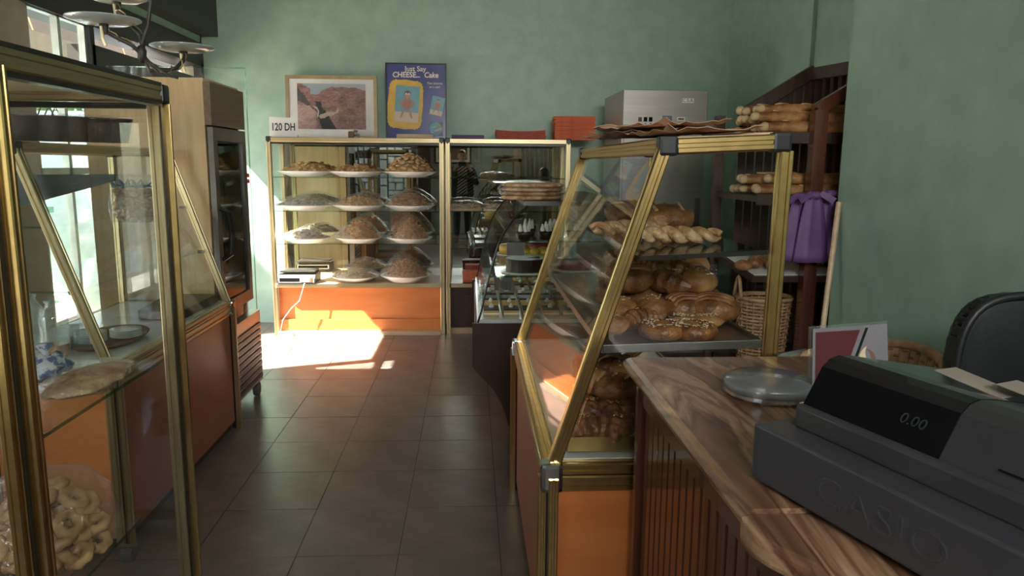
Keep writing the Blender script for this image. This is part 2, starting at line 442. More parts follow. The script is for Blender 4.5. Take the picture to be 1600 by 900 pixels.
struct(wf, 'window_added', 'white_wall')  # high window frame added in front of the rear fill lamp
b_ = MB().box(XL - .2, XL, YR, -2.1, 0, ZC).box(XL - .2, XL, -.9, 1.6, 0, ZC).box(XL - .2, XL, 3.35, 4.32, 0, ZC).box(XL - .2, XL, 6.97, YB, 0, ZC)
b_.box(XL - .2, XL, -2.1, -.9, 0, .5).box(XL - .2, XL, 1.6, 3.35, 0, .5).box(XL - .2, XL, 4.32, 4.95, 0, .5)
struct(b_, 'wall_left', 'plaster_beige')
struct(MB().box(XL - .22, XL + .01, YR, YB, 2.34, 2.54), 'beam_left', 'beam_wood')
struct(MB().box(XL - .2, XL + .0, YR, YB, 2.54, ZC), 'wall_left_upper', 'plaster')
struct(MB().box(XL, XL + .15, YR, YB, 2.60, ZC), 'trim_1', 'beam_wood')
struct(MB().box(XL - .2, XR + .2, YR, YB, ZC, ZC + .1), 'ceiling', 'ceiling_paint')
# side window with diamond grille
wf = MB()
for y in (4.335, 4.66, 4.965): wf.box(XL - .05, XL - .01, y - .016, y + .016, .5, 2.37)
for z in (.52, 1.44, 2.0, 2.35): wf.box(XL - .05, XL - .01, 4.32, 4.98, z - .02, z + .02)
wn1 = struct(wf, 'window_1', 'tube_metal')
for y0, y1 in ((4.352, 4.644), (4.677, 4.948)): MB().box(XL - .034, XL - .028, y0, y1, .54, 2.33).build('pane', 'glass', wn1)
gr = MB()
for k in range(-1, 2):
    for s_ in (1, -1):
        a = (XL - .08, 4.64 + k * .07 - s_ * .12, 1.72); c = (XL - .08, 4.64 + k * .07 + s_ * .12, 2.0); gr.tube([a, c], .004, 5)
gr.build('grille', 'iron', wn1)
wf = MB()
for y in (-2.08, -1.5, -.92): wf.box(XL - .12, XL - .06, y - .025, y + .025, .5, 2.37)
for z in (.52, 2.35): wf.box(XL - .12, XL - .06, -2.1, -.9, z - .02, z + .02)
wn2 = struct(wf, 'window_2', 'white_wall')
for y0, y1 in ((-2.05, -1.53), (-1.47, -.95)): MB().box(XL - .092, XL - .086, y0, y1, .54, 2.33).build('pane', 'glass', wn2)
wf = MB()
for y in (1.62, 2.48, 3.33): wf.box(XL - .12, XL - .06, y - .025, y + .025, .5, 2.37)
for z in (.52, 2.32): wf.box(XL - .12, XL - .06, 1.6, 3.35, z - .02, z + .02)
wn5 = struct(wf, 'window_5', 'white_wall')
for y0, y1 in ((1.65, 2.45), (2.51, 3.3)): MB().box(XL - .092, XL - .086, y0, y1, .54, 2.3).build('pane', 'glass', wn5)
# door frame and open glass leaf
df = MB()
for y in (5.005, 6.96): df.box(XL - .06, XL + .01, y - .025, y + .03, 0, 2.37)
df.box(XL - .15, XL + .01, 5.0, 6.98, 2.05, 2.23)
dr = struct(df, 'door_1', 'beam_wood')
DY = 5.12
dx1 = P(383, 105, Y=DY)
lf = tag(MB().box(XL + .03, dx1.x, DY - .005, DY + .005, .02, 2.11).build('glass_door_leaf', 'glass', None), 'clear frameless glass door leaf standing open with red stickers at its edge', 'door')
MB().box(XL + .03, dx1.x, DY - .0052, DY + .0052, 2.108, 2.114).build('top_edge', 'glass_edge', lf)
MB().box(dx1.x - .004, dx1.x + .0005, DY - .0052, DY + .0052, .02, 2.11).build('free_edge', 'glass_edge', lf)
for z0, z1 in ((271, 277), (280, 286)):
    a = P(381, z1, Y=DY); c = P(395, z0, Y=DY)
    MB().box(dx1.x - .055, dx1.x - .006, DY - .0075, DY - .0052, a.z, c.z).build('sticker', 'sticker_red', lf)
for z in (.1, 1.9): MB().box(XL + .02, XL + .1, DY - .012, DY + .012, z, z + .12).build('hinge', 'steel', lf)
# outside
struct(MB().box(-4.6, XL - .2, -20, 40, -.12, -.05), 'ground_outside', 'pavement')
struct(MB().box(-30, -4.6, -20, 40, -.12, -.05), 'ground_street', 'asphalt')
struct(MB().box(-6.2, XL - .22, -4, 4.5, 2.72, 2.82), 'ceiling_sunshade', 'beam_wood')  # porch roof slab added and stretched to block sun from the left windows
struct(MB().box(-2.92, XL - .2, YB + .1, YB + .25, 1.95, 3.3), 'wall_porch', 'beam_wood')
struct(MB().box(-5.0, XL - .2, YB + .1, YB + .25, -.05, 1.95), 'wall_bounce', 'white_wall')  # white wall added outside to bounce sunlight in through the doorway
struct(MB().box(-5.9, -5.5, 5, 15.5, 2.70, 3.12), 'trim_2', 'sandstone')
struct(MB().box(-5.8, -5.55, 5, 15.5, -.05, 0.9), 'wall_garden', 'brick_red')
ag = MB()
for k in range(8):
    y0 = 5 + k * 1.3
    ag.slab([(-5.6, y0, 3.13), (-5.6, y0 + 1.26, 3.13), (-6.3, y0 + 1.26, 5.6), (-6.3, y0, 5.6)], .03)
tag(ag.build('awning', 'awning'), 'brown fabric awning outside above the sandstone ledge', 'awning')
struct(MB().box(-12.4, -12, 0, 30, -.1, 4.6), 'wall_street', 'white_wall')
tag(MB().box(-4.2, -3.75, 5.9, 6.75, -.05, 1.05).box(-4.25, -3.7, 5.85, 6.8, 1.05, 1.1).build('garden_bin', 'mint'), 'mint green painted bin outside the left window', 'bin')
for k, (x, y, h) in enumerate(((-4.7, 8.3, 1.75), (-6.6, 12.2, 1.9))):
    t = thing('tree', ['leafy green tree outside the window, nearer one', 'leafy green tree outside the window, farther one'][k], 'tree', (x, y, -.05))
    tr = MB().tube([(0, 0, 0), (.05, .03, .8), (-.04, 0, 1.3), (.02, .05, h)], [.07, .055, .045, .03], 8)
    for q in range(5): a = q * 1.3; tr.tube([(0, 0, 1.1 + q * .12), (.4 * math.cos(a), .4 * math.sin(a), 1.4 + q * .12)], [.03, .012], 6)
    tr.build('trunk', 'bark', t, world=False)
    fo = MB()
    for q in range(900):
        d = Vector((random.gauss(0, 1), random.gauss(0, 1), random.gauss(0, 1))).normalized() * random.uniform(.3, 1)
        c = Vector((d.x * .95, d.y * .95, h - .15 + d.z * .75)); a = Vector((random.gauss(0, 1), random.gauss(0, 1), random.gauss(0, 1))).normalized() * .075; bb = a.orthogonal() * .5
        fo.add([c - a, c + bb, c + a, c - bb], [(0, 1, 2, 3)])
    tag(fo.build('foliage', 'foliage', t, world=False), kind='stuff')

# rear of the room, seen in the mirrors
la = MB()
for x in (-2.36, -1.78, -1.04): la.box(x - .04, x + .04, YR - .06, YR + .03, .62, 2.0)
for z in (.64, 1.98): la.box(-2.4, -1.0, YR - .06, YR + .03, z - .03, z + .03)
for x0, x1 in ((-2.36, -1.78), (-1.78, -1.04)):
    w_ = x1 - x0
    for k in range(5):
        z = .62 + k * .276
        la.box(x0 + .25 * w_, x0 + .25 * w_ + .035, YR - .04, YR, z, z + .276); la.box(x0 + .7 * w_, x0 + .7 * w_ + .035, YR - .04, YR, z, z + .276)
        la.box(x0, x0 + .25 * w_, YR - .04, YR, z + .12, z + .15); la.box(x0 + .25 * w_, x0 + .7 * w_, YR - .04, YR, z + .02, z + .05); la.box(x0 + .25 * w_, x0 + .7 * w_, YR - .04, YR, z + .19, z + .22)
        la.box(x0 + .47 * w_, x0 + .47 * w_ + .03, YR - .04, YR, z + .05, z + .19); la.box(x0 + .7 * w_, x1, YR - .04, YR, z + .07, z + .1)
la = struct(la, 'window_3', 'dark_wood')
MB().box(-2.4, -1.0, YR - .1, YR - .095, .62, 2.0).build('pane', 'pane_frosted', la)
struct(MB().box(-1.0, -.66, YR, YR + .12, 0, ZC), 'trim_3', 'dark_wood')
t = thing('wall_picture', 'dark framed picture on the grey wall behind, seen in the mirror', 'picture', (-.18, YR + .02, 1.78))
MB().box(-.4, .4, -.015, .015, -.28, .28).build('frame', 'dark_wood', t, world=False)
MB().box(-.36, .36, .015, .018, -.24, .24).build('mount', 'paper_white', t, world=False)
MB().box(-.31, .31, .018, .02, -.19, .19).build('print', 'kraft_dark', t, world=False)
cu = MB()
n_ = 60; pts = [(1.25 + 1.0 * i / n_, YR + .1 + .035 * math.sin(i * 1.05)) for i in range(n_ + 1)]
cu.prism(pts + [(x, y - .012) for x, y in pts[::-1]], .1, 2.7, 'Z')
tag(cu.build('curtain', 'curtain', smooth=True), 'grey pleated curtain on the wall behind, seen in the mirror', 'curtain')
tag(MB().box(1.13, 1.22, YR, YR + .03, .1, 2.7).build('wall_strip', 'pink_strip'), 'pale pink vertical strip beside the grey curtain', 'strip')


# ------------------------------------------------------------------ pastry cases
def corner_post(root, name, x, y, z0, z1, sx, sy, gold):
    """lower corner post: dark core with a gold bar on either side"""
    c = MB().box(x - .014, x + .014, y - .014, y + .014, z0, z1).build(name, 'gold_dark', root)
    MB().bar((x + sx * .004, y - sy * .022, z0), (x + sx * .004, y - sy * .022, z1), .026, .026).build('post_bar', gold, c)
    MB().bar((x - sx * .022, y + sy * .004, z0), (x - sx * .022, y + sy * .004, z1), .026, .026).build('post_bar', gold, c)
    return c


def slanted_case(name, label, x0, sg, y0, y1, zb, zt, panel, side_panel, gold, tilt=0.0, shelves=(), back_open=False):
    ov, dep, r = .285, .60, .034
    X = lambda u: x0 + sg * u
    t = thing(name, label, 'display case', ((X(0) + X(dep)) / 2, (y0 + y1) / 2, 0))
    zz = lambda z, u: z + tilt * u
    # lower cabinet
    MB().box(*sorted((X(.006), X(.02))), y0 + .04, y1 - .04, .05, zb - .075).build('front_panel', panel, t)
    MB().box(X(.03) if sg > 0 else X(dep - .03), X(dep - .03) if sg > 0 else X(.03), y0 + .008, y0 + .022, .05, zb - .075).build('side_panel', side_panel, t)
    MB().box(*sorted((X(.03), X(dep - .03))), y1 - .022, y1 - .008, .05, zb - .075).build('side_panel', panel, t)
    MB().box(*sorted((X(dep - .02), X(dep - .006))), y0 + .04, y1 - .04, .05, zb - .04).build('back_panel', 'brown_board', t)
    MB().box(*sorted((X(.03), X(dep - .03))), y0 + .03, y1 - .03, .0, .05).build('plinth', 'brown_board', t)
    MB().bar((X(.012), y0 + .04, .055), (X(.012), y1 - .04, .055), .014, .02, ribs=False).build('bottom_trim', gold, t)
    for u in (.012, dep - .012):
        for y, s in ((y0 + .012, 1), (y1 - .012, -1)):
            corner_post(t, 'corner_post', X(u), y, .0, zb - .035, sg * (1 if u < .1 else -1), s, gold)
    # rails of the waist
    for dz, hh in ((-.052, .044), (-.012, .03)):
        MB().bar((X(.014), y0 + .02, zb + dz), (X(.014), y1 - .02, zb + dz), .044, hh, (1, 0, 0)).build('rail', gold, t)
        MB().bar((X(.02), y0 + .014, zb + dz), (X(dep - .02), y0 + .014, zb + dz), .044, hh).build('rail', gold, t)
        MB().bar((X(.02), y1 - .014, zb + dz), (X(dep - .02), y1 - .014, zb + dz), .044, hh).build('rail', gold, t)
    MB().bar((X(dep - .014), y0 + .02, zb - .03), (X(dep - .014), y1 - .02, zb - .03), .04, .06, (1, 0, 0)).build('rail', gold, t)
    MB().box(*sorted((X(.03), X(dep - .03))), y0 + .03, y1 - .03, zb - .02, zb + .005).build('deck', 'white_deck', t)
    # slanted bars, rear posts, top rails
    for y in (y0 + .017, y1 - .017):
        MB().bar((X(.02), y, zb), (X(ov), y, zz(zt - .02, ov)), r, r).build('slanted_bar', gold, t)
        MB().bar((X(dep - .017), y, zb), (X(dep - .017 + tilt * .3), y, zz(zt - .04, dep)), r, r).build('rear_post', gold, t)
        MB().bar((X(ov + .03), y, zz(zt - .018, ov)), (X(dep - .03), y, zz(zt - .018, dep)), .036, .04).build('top_rail', gold, t)
    MB().bar((X(ov + .005), y0 + .045, zz(zt - .018, ov)), (X(ov + .005), y1 - .045, zz(zt - .018, ov)), .036, .04, (1, 0, 0)).build('top_rail', gold, t)
    MB().bar((X(dep - .018), y0 + .04, zz(zt - .018, dep)), (X(dep - .018), y1 - .04, zz(zt - .018, dep)), .036, .04, (1, 0, 0)).build('top_rail', gold, t)
    for u in (ov + .006, dep - .02):
        for y in (y0 + .02, y1 - .02):
            MB().box(X(u) - .024, X(u) + .024, y - .023, y + .023, zz(zt - .043, u), zz(zt + .006, u)).build('corner_cap', 'black_plastic', t, bevel=.008)
    for y in (y0 + .014, y1 - .014):
        MB().box(X(.012) - .03, X(.012) + .03, y - .03, y + .03, zb - .075, zb + .006).build('corner_cap', 'chrome', t, bevel=.012)
    MB().slab([(X(ov), y0 + .03, zz(zt, ov)), (X(dep - .02), y0 + .03, zz(zt, dep)), (X(dep - .02), y1 - .03, zz(zt, dep)), (X(ov), y1 - .03, zz(zt, ov))], .008).build('top_board', 'pale_wood', t)
    # glass
    MB().slab([(X(.026), y0 + .03, zb + .01), (X(ov), y0 + .03, zz(zt - .04, ov)), (X(ov), y1 - .03, zz(zt - .04, ov)), (X(.026), y1 - .03, zb + .01)], .005).build('front_glass', 'glass', t)
    for y in (y0 + .012, y1 - .012):
        MB().slab([(X(.05), y, zb + .005), (X(dep - .03), y, zb + .005), (X(dep - .03), y, zz(zt - .035, dep)), (X(ov + .015), y, zz(zt - .035, ov))], .004).build('side_glass', 'glass', t)
    for z in shelves:
        u0 = ov * (z - zb) / (zt - zb) + .035
        s = MB().slab([(X(u0), y0 + .03, zz(z, u0)), (X(dep - .04), y0 + .03, zz(z, dep)), (X(dep - .04), y1 - .03, zz(z, dep)), (X(u0), y1 - .03, zz(z, u0))], .006).build('shelf', 'glass', t)
        MB().box(*sorted((X(u0), X(dep - .04))), y0 + .0285, y0 + .0305, z - .004 + tilt * u0, z + .004 + tilt * dep).build('shelf_edge', 'glass_edge', s)
        for yy in (y0 + .04, y1 - .04):
            MB().tube([(X(u0 - .012), yy, zz(z, u0) - .004), (X(u0 + .02), yy, zz(z, u0) - .004)], .009, 8).build('shelf_pin', 'steel', s)
    return t


RC = dict(x0=.20, y0=1.85, y1=3.27, zb=.715, zt=1.555)
slanted_case('pastry_case', 'gold framed slanted glass case of breads with an orange side panel facing us', .20, 1, 1.85, 3.27, .715, 1.555, 'orange_panel_shaded', 'orange_panel', 'gold', tilt=.04)
LB = slanted_case('pastry_case', 'gold framed slanted glass case on the left with chocolate tubs on its top', -1.34, -1, 2.755, 4.15, .735, 1.565, 'orange_panel_shaded', 'orange_panel', 'gold_pale', shelves=(1.02, 1.26))
# right case: middle tray and smoked upper shelf
rt = [o for o in COL.objects if o.name == 'pastry_case'][0]
TY0, TY1, TZ = 1.875, 3.22, 1.022
ty = MB().slab([(.345, TY0, TZ), (.765, TY0, TZ + .012), (.765, TY1, TZ + .012), (.345, TY1, TZ)], .008).build('tray', 'tray_metal', rt)
for a, c in (((.345, TY0, TZ + .002), (.765, TY0, TZ + .014)), ((.765, TY0, TZ + .014), (.765, TY1, TZ + .014)), ((.345, TY0, TZ + .002), (.345, TY1, TZ + .002))):
    MB().bar(a, c, .01, .022, (0, 1, 0) if a[1] == c[1] else (1, 0, 0), ribs=False).build('tray_rim', 'steel_dark', ty)
SZ = 1.262
sh = MB().slab([(.435, 1.885, SZ), (.77, 1.885, SZ + .016), (.77, 3.2, SZ + .016), (.435, 3.2, SZ)], .008).build('shelf', 'glass_smoke', rt)
MB().slab([(.435, 1.883, SZ - .006), (.77, 1.883, SZ + .01), (.77, 1.883, SZ + .022), (.435, 1.883, SZ + .006)], .003).build('shelf_edge', 'gold_dark', sh)
b_ = MB().slab([(.26, 1.89, .735), (.76, 1.89, .735), (.76, 1.915, .765), (.26, 1.915, .765)], .004); b_.build('deck_rim', 'gold', rt)

# caster of the left case
cs = MB(); cs.tube([(-1.325, 2.685, .028), (-1.285, 2.685, .028)], .028, 14); c_ = cs.build('caster', 'rubber', LB)
MB().box(-1.34, -1.27, 2.675, 2.70, .03, .06).build('caster_fork', 'steel_dark', c_)
# dark wedge-shaped board inside the left case, its lower edge slanting
vb = MB().prism([(P(27, 273, Y=2.83).x, P(27, 273, Y=2.83).z), (P(180, 272, Y=2.83).x, P(180, 272, Y=2.83).z), (P(180, 283, Y=2.83).x, P(180, 283, Y=2.83).z), (P(30, 323, Y=2.83).x, P(30, 323, Y=2.83).z)], 2.825, 2.835)
vb.build('dark_board', 'slate_blue', LB)

# tall case A, nearest on the left
AX, AY0, AY1, AZ, AW = -.86, 1.40, 2.215, 1.71, .62
A = thing('tall_pastry_case', 'tall gold framed glass case nearest on the left, cookie bag on its bottom shelf', 'display case', (AX - AW / 2, (AY0 + AY1) / 2, 0))
for x, y, sx, sy in ((AX - .02, AY0 + .02, -1, 1), (AX - .02, AY1 - .02, -1, -1), (AX - AW + .02, AY0 + .02, 1, 1), (AX - AW + .02, AY1 - .02, 1, -1)):
    if y < 1.6 and x > -1.2:
        corner_post(A, 'corner_post', x + .004, y, 0, AZ - .04, sx, sy, 'gold')
    else:
        p_ = MB().bar((x + sx * .012, y, 0), (x + sx * .012, y, AZ - .04), .034, .036).build('post', 'gold_pale', A)
        MB().box(*sorted((x - sx * .005, x - sx * .0105)), y - .016, y + .016, 0.02, AZ - .05).build('seal', 'gold_dark', p_)
        MB().bar((x - sx * .0155, y, 0), (x - sx * .0155, y, AZ - .05), .010, .030, ribs=False).build('edge_bar', 'gold', p_)
for y in (AY0 + .02, AY1 - .02):
    MB().bar((AX - .04, y, AZ - .022), (AX - AW + .04, y, AZ - .022), .04, .044).build('top_rail', 'gold_pale', A)
    MB().bar((AX - .04, y, AZ - .055), (AX - AW + .04, y, AZ - .055), .03, .016, ribs=False).build('top_seal', 'gold_dark', A)
    MB().bar((AX - .04, y, .05), (AX - AW + .04, y, .05), .04, .05).build('bottom_rail', 'gold_pale', A)
for x in (AX - .02, AX - AW + .02):
    MB().bar((x, AY0 + .04, AZ - .022), (x, AY1 - .04, AZ - .022), .04, .044, (1, 0, 0)).build('top_rail', 'gold_pale', A)
    MB().bar((x + .008, AY0 + .04, AZ + .003), (x + .008, AY1 - .04, AZ + .003), .022, .010, (1, 0, 0), ribs=False).build('top_seal', 'gold_dark', A)
    MB().bar((x, AY0 + .04, AZ - .05), (x, AY1 - .04, AZ - .05), .034, .012, (1, 0, 0), ribs=False).build('top_seal', 'gold_dark', A)
    MB().bar((x, AY0 + .04, .05), (x, AY1 - .04, .05), .04, .05, (1, 0, 0)).build('bottom_rail', 'gold_pale', A)
    for y in (AY0 + .022, AY1 - .022):
        MB().box(x - .024, x + .024, y - .024, y + .024, AZ - .05, AZ + .004).build('corner_cap', 'black_plastic', A, bevel=.008)
MB().box(AX - AW + .03, AX - .03, AY0 + .03, AY1 - .03, AZ - .02, AZ - .008).build('top_board', 'cream_board', A)
MB().box(AX - .012, AX - .008, AY0 + .05, AY1 - .05, .08, AZ - .045).build('front_glass', 'glass_veil', A)
MB().box(AX - AW + .04, AX - .04, AY1 - .014, AY1 - .010, .08, AZ - .06).build('side_glass', 'glass', A)
MB().box(AX - AW + .04, AX - .04, AY0 + .010, AY0 + .014, .08, AZ - .06).build('side_glass', 'glass', A)
for z in (.545, .93):
    s = MB().box(AX - AW + .03, AX - .03, AY0 + .04, AY1 - .3 if z < .6 else AY1 - .09, z, z + .008).build('shelf', 'glass', A)
    MB().box(AX - .031, AX - .029, AY0 + .04, AY1 - .3 if z < .6 else AY1 - .09, z, z + .008).build('shelf_edge', 'glass_edge', s)

# mirrored cases along the back wall
GX0, GX1, GX2 = -1.735, -.235, .86
GY, GZ, WZ = 6.47, 1.715, .46


def back_case(label, x0, x1, lower, shelves, last):
    t = thing('mirrored_case', label, 'display case', ((x0 + x1) / 2, 6.72, 0))
    for x in (x0 + .02, x1 - .02):
        MB().bar((x, GY + .02, 0), (x, GY + .02, GZ - .03), .04, .04).build('post', 'gold_pale', t)
        MB().bar((x, 6.93, 0), (x, 6.93, GZ - .03), .03, .03).build('rear_post', 'gold_pale', t)
        MB().bar((x, GY + .04, GZ - .02), (x, 6.93, GZ - .02), .036, .04, (1, 0, 0)).build('top_rail', 'gold_pale', t)
        MB().box(x - .022, x + .022, GY, GY + .044, GZ - .045, GZ + .006).build('corner_cap', 'black_plastic', t, bevel=.008)
    MB().bar((x0 + .04, GY + .02, GZ - .02), (x1 - .04, GY + .02, GZ - .02), .036, .04).build('top_rail', 'gold_pale', t)
    MB().box(x0 + .04, x1 - .04, GY + .006, GY + .03, GZ - .058, GZ - .042).build('top_seal', 'gold_dark', t)
    MB().box(x0 + .02, x1 - .02, GY + .03, 6.955, GZ - .012, GZ).build('top_board', 'pale_wood', t)
    MY = lambda x: 6.962 + .0112 * x
    m = MB().slab([(x0 + .03, MY(x0), WZ), (x1 - .03, MY(x1), WZ), (x1 - .03, MY(x1), GZ - .05), (x0 + .03, MY(x0), GZ - .05)], .006).build('mirror_back', 'mirror', t)
    MB().box(x0 + .045, x1 - .045, GY + .012, GY + .016, WZ + .03, GZ - .06).build('front_glass', 'glass', t)
    for x in (x0 + .012, x1 - .012): MB().box(x - .002, x + .002, GY + .045, 6.91, WZ + .02, GZ - .04).build('side_glass', 'glass', t)
    MB().box(x0 + .03, x1 - .03, GY - .012, 6.955, WZ - .035, WZ).build('worktop', 'pale_wood' if not last else 'brown_board', t)
    MB().box(x0 + .042, x1 - .042, GY - .016, GY - .0125, WZ - .034, WZ - .002).build('worktop_edge', 'gold_pale', t)
    for z in shelves:
        s = MB().box(x0 + .04, x1 - .04, GY + .04, 6.93, z - .006, z).build('shelf', 'glass', t)
        MB().box(x0 + .04, x1 - .04, GY + .0385, GY + .0405, z - .007, z + .001).build('shelf_edge', 'glass_edge', s)
    if not last:
        MB().box(x0 + .04, x1 - .04, GY + .05, GY + .065, .10, WZ - .036).build('front_panel', lower, t)
        MB().box(x0 + .04, x1 - .04, GY + .03, GY + .0455, 0.035, .135).build('kick_board', lower, t)
        MB().box(x0 + .04, x1 - .04, GY - .03, GY + .029, .0, .034).build('plinth', 'pale_wood', t)
    else:
        w_ = (x1 - x0 - .08) / 3
        for k in range(3):
            d = MB().box(x0 + .045 + k * w_, x0 + .035 + (k + 1) * w_, GY + .03, GY + .05, .06, WZ - .04).build('door', lower, t)
            MB().box(x0 + .045 + k * w_ + .12, x0 + .035 + (k + 1) * w_ - .03, GY + .024, GY + .0295, .1, WZ - .12).build('door_panel', 'brown_board', d)
        MB().box(x0 + .04, x1 - .04, GY + .02, GY + .04, 0, .055).build('plinth', 'pale_wood', t)
    MB().box(x0 + .03, x1 - .03, 6.93, 6.955, 0, WZ - .036).build('back_panel', 'brown_board', t)
    return t


SH1, SH2, SH3 = (P(560, y, Y=GY + .04).z for y in (277, 330, 381))
back_case('gold framed mirrored case along the back wall holding plates of pastries, orange base', GX0, GX1, 'orange_panel', (SH1, SH2, SH3), False)
y1_, y2_ = P(740, 278, Y=GY + .04).z, P(740, 330, Y=GY + .04).z
back_case('gold framed mirrored case right of the pastry plates, dark brown doors below', GX1 + .012, GX2, 'dark_wood', (y1_, y2_, P(740, 388, Y=GY + .04).z), True)

# ------------------------------------------------------------------ curved cake case
CY0, CY1 = 4.10, 5.75
C = thing('cake_counter', 'dark brown refrigerated cake case with curved glass behind the slanted bread case', 'display case', (.4, 4.9, 0))
body = [(.004, .61), (.004, .36), (.03, .325), (.075, .275), (.124, .222), (.165, .15), (.195, .07), (.215, .0), (.86, 0), (.86, .61)]
MB().prism(body, CY0, CY0 + .035).build('side_panel', 'brown_board', C)
MB().prism(body, CY1 - .035, CY1).build('side_panel', 'brown_board', C)
MB().prism([(.02, .6), (.02, .37), (.13, .23), (.2, .08), (.23, .02), (.84, .02), (.84, .6)], CY0 + .035, CY1 - .035).build('body', 'brown_board', C)
MB().prism([(.03, .61), (.82, .61), (.82, .63), (.03, .63)], CY0 + .02, CY1 - .02).build('deck', 'white_deck', C)
arc = [(.035, .615), (.055, .68), (.08, .80), (.112, .93), (.15, 1.06), (.19, 1.14), (.24, 1.21), (.31, 1.275)]
gl = MB()
for a, c in zip(arc, arc[1:]): gl.slab([(a[0], CY0 + .012, a[1]), (c[0], CY0 + .012, c[1]), (c[0], CY1 - .012, c[1]), (a[0], CY1 - .012, a[1])], .005)
gl.build('curved_glass', 'glass', C)
sg = [(x + .005, z) for x, z in arc] + [(.82, 1.275), (.82, .615)]
for y in (CY0 + .006, CY1 - .006):
    s = MB().prism(sg, y - .003, y + .003).build('side_glass', 'glass', C)
    MB().tube([(x, y - .004, z) for x, z in arc], .0065, 6).build('seal', 'gold_dark', s)
MB().box(.29, .88, CY0, CY1, 1.275, 1.30).build('top_board', 'steel_dark', C)
MB().box(.82, .86, CY0 + .02, CY1 - .02, .61, 1.275).build('back_panel', 'steel_dark', C)
for z, xx in ((1.075, .21), (.875, .14)):
    s = MB().box(xx, .8, CY0 + .06, CY1 - .06, z - .008, z).build('shelf', 'glass', C)
    MB().box(xx, .8, CY0 + .0585, CY0 + .0605, z - .009, z + .001).build('shelf_edge', 'glass_edge', s)
    MB().box(xx - .01, xx + .09, CY0 + .066, CY0 + .075, z - .085, z - .01).build('price_holder', 'steel_dark', s)

# ------------------------------------------------------------------ tall fridges
FX, FY0, FY1, FZ = -1.415, 4.22, 4.82, 1.93
fr = thing('drinks_fridge', 'tall wood veneered fridge with a dark glass door beside the open doorway', 'fridge', (-1.75, 4.52, 0))
MB().box(-2.09, FX - .04, FY0, FY0 + .025, .1, FZ - .0).build('side_panel', 'light_wood', fr)
MB().box(-2.09, FX - .04, FY1 - .025, FY1, .1, FZ).build('side_panel', 'light_wood', fr)
MB().box(-2.09, -2.065, FY0 + .025, FY1 - .025, .1, FZ).build('back_panel', 'steel_dark', fr)
MB().box(-2.092, FX - .035, FY0 - .003, FY1 + .003, FZ, FZ + .02).build('top_panel', 'light_wood', fr)
MB().box(FX - .04, FX - .002, FY0, FY1, 1.70, FZ).build('header', 'brown_veneer', fr)
MB().box(-2.065, FX - .05, FY0 + .025, FY1 - .025, .1, .62).build('compressor_box', 'steel_dark', fr)
d = MB()
d.box(FX - .03, FX, FY0 + .005, FY0 + .07, .63, 1.69).box(FX - .03, FX, FY1 - .07, FY1 - .005, .63, 1.69).box(FX - .03, FX, FY0 + .07, FY1 - .07, .63, .70).box(FX - .03, FX, FY0 + .07, FY1 - .07, 1.62, 1.69)
d = d.build('door', 'steel_dark', fr)
MB().box(FX - .018, FX - .012, FY0 + .07, FY1 - .07, .70, 1.62).build('door_glass', 'glass_smoke', d)
MB().tube([(FX, FY0 + .05, 1.24), (FX + .045, FY0 + .06, 1.22), (FX + .05, FY0 + .08, 1.1), (FX + .045, FY0 + .06, .98), (FX, FY0 + .05, .95)], .014, 8).build('handle', 'black_plastic', d)
for z in (.8, 1.02, 1.24, 1.46): MB().box(-2.06, FX - .05, FY0 + .04, FY1 - .04, z, z + .012).build('shelf', 'white_deck', fr)
kp = MB().box(FX - .02, FX + .04, FY0 + .02, FY1 - .02, .10, .56).build('kick_panel', 'steel', fr)
for k in range(9): MB().box(FX + .04, FX + .047, FY0 + .04, FY1 - .04, .12 + k * .042, .145 + k * .042).build('slat', 'register_grey', kp)
for y in (FY0 + .06, FY1 - .08):
    MB().tube([(FX + .0, y, .045), (FX + .03, y, .045)], .045, 14).build('caster', 'rubber', fr)
    MB().tube([(-2.06, y, .045), (-2.03, y, .045)], .045, 14).build('caster', 'rubber', fr)
for r_, z in enumerate((.812, 1.032, 1.252)):
    for k in range(4):
        o = MB().lathe([(.028, 0), (.03, .1), (.028, .13), (.012, .155), (.012, .175), (0, .176)], 12).build('drink_bottle', ('liquid', 'mint', 'lime')[r_], smooth=True)
        o.location = (FX - .14, FY0 + .16 + k * .11, z)
        tag(o, ('amber', 'mint coloured', 'lime coloured')[r_] + ' drink bottle on a shelf inside the wood fridge', 'bottle', ('amber', 'mint', 'lime')[r_] + ' bottles in the wood fridge')

sf = thing('steel_fridge', 'tall grey stainless steel fridge by the back wall corner', 'fridge', (1.5, 6.2, 0))
SX0, SX1, SY = 1.171, 1.83, 5.80
MB().box(SX0, SX1, SY + .04, 6.62, .1, 2.075).build('cabinet', 'steel', sf)
MB().box(SX0, SX1, SY, SY + .04, P(1000, 197, Y=SY).z + .006, 2.075).build('control_panel', 'steel', sf, bevel=.004)
zt_ = P(1000, 197, Y=SY).z - .006
d = MB().box(SX0 + .01, SX1 - .004, SY, SY + .038, .14, zt_).build('door', 'steel', sf, bevel=.006)
MB().box(SX1 - .07, SX1 - .03, SY - .03, SY, .9, 1.25).build('handle', 'steel_dark', d)
for x in (SX0 + .05, SX1 - .05):
    for y in (SY + .08, 6.55): MB().tube([(x, y, 0), (x, y, .1)], .022, 10).build('foot', 'steel_dark', sf)
for x, c_ in ((1000, 'chocolate'), (1008.5, 'register_black'), (1016.5, 'register_black')):
    a = P(x - 2.7, 183, Y=SY); c = P(x + 2.7, 190, Y=SY); MB().box(a.x, c.x, SY - .004, SY, c.z, a.z).build('display', c_, sf)
    q = P(x, 193, Y=SY); MB().tube([(q.x, SY - .003, q.z), (q.x, SY, q.z)], .005, 8).build('button', 'black_plastic', sf)
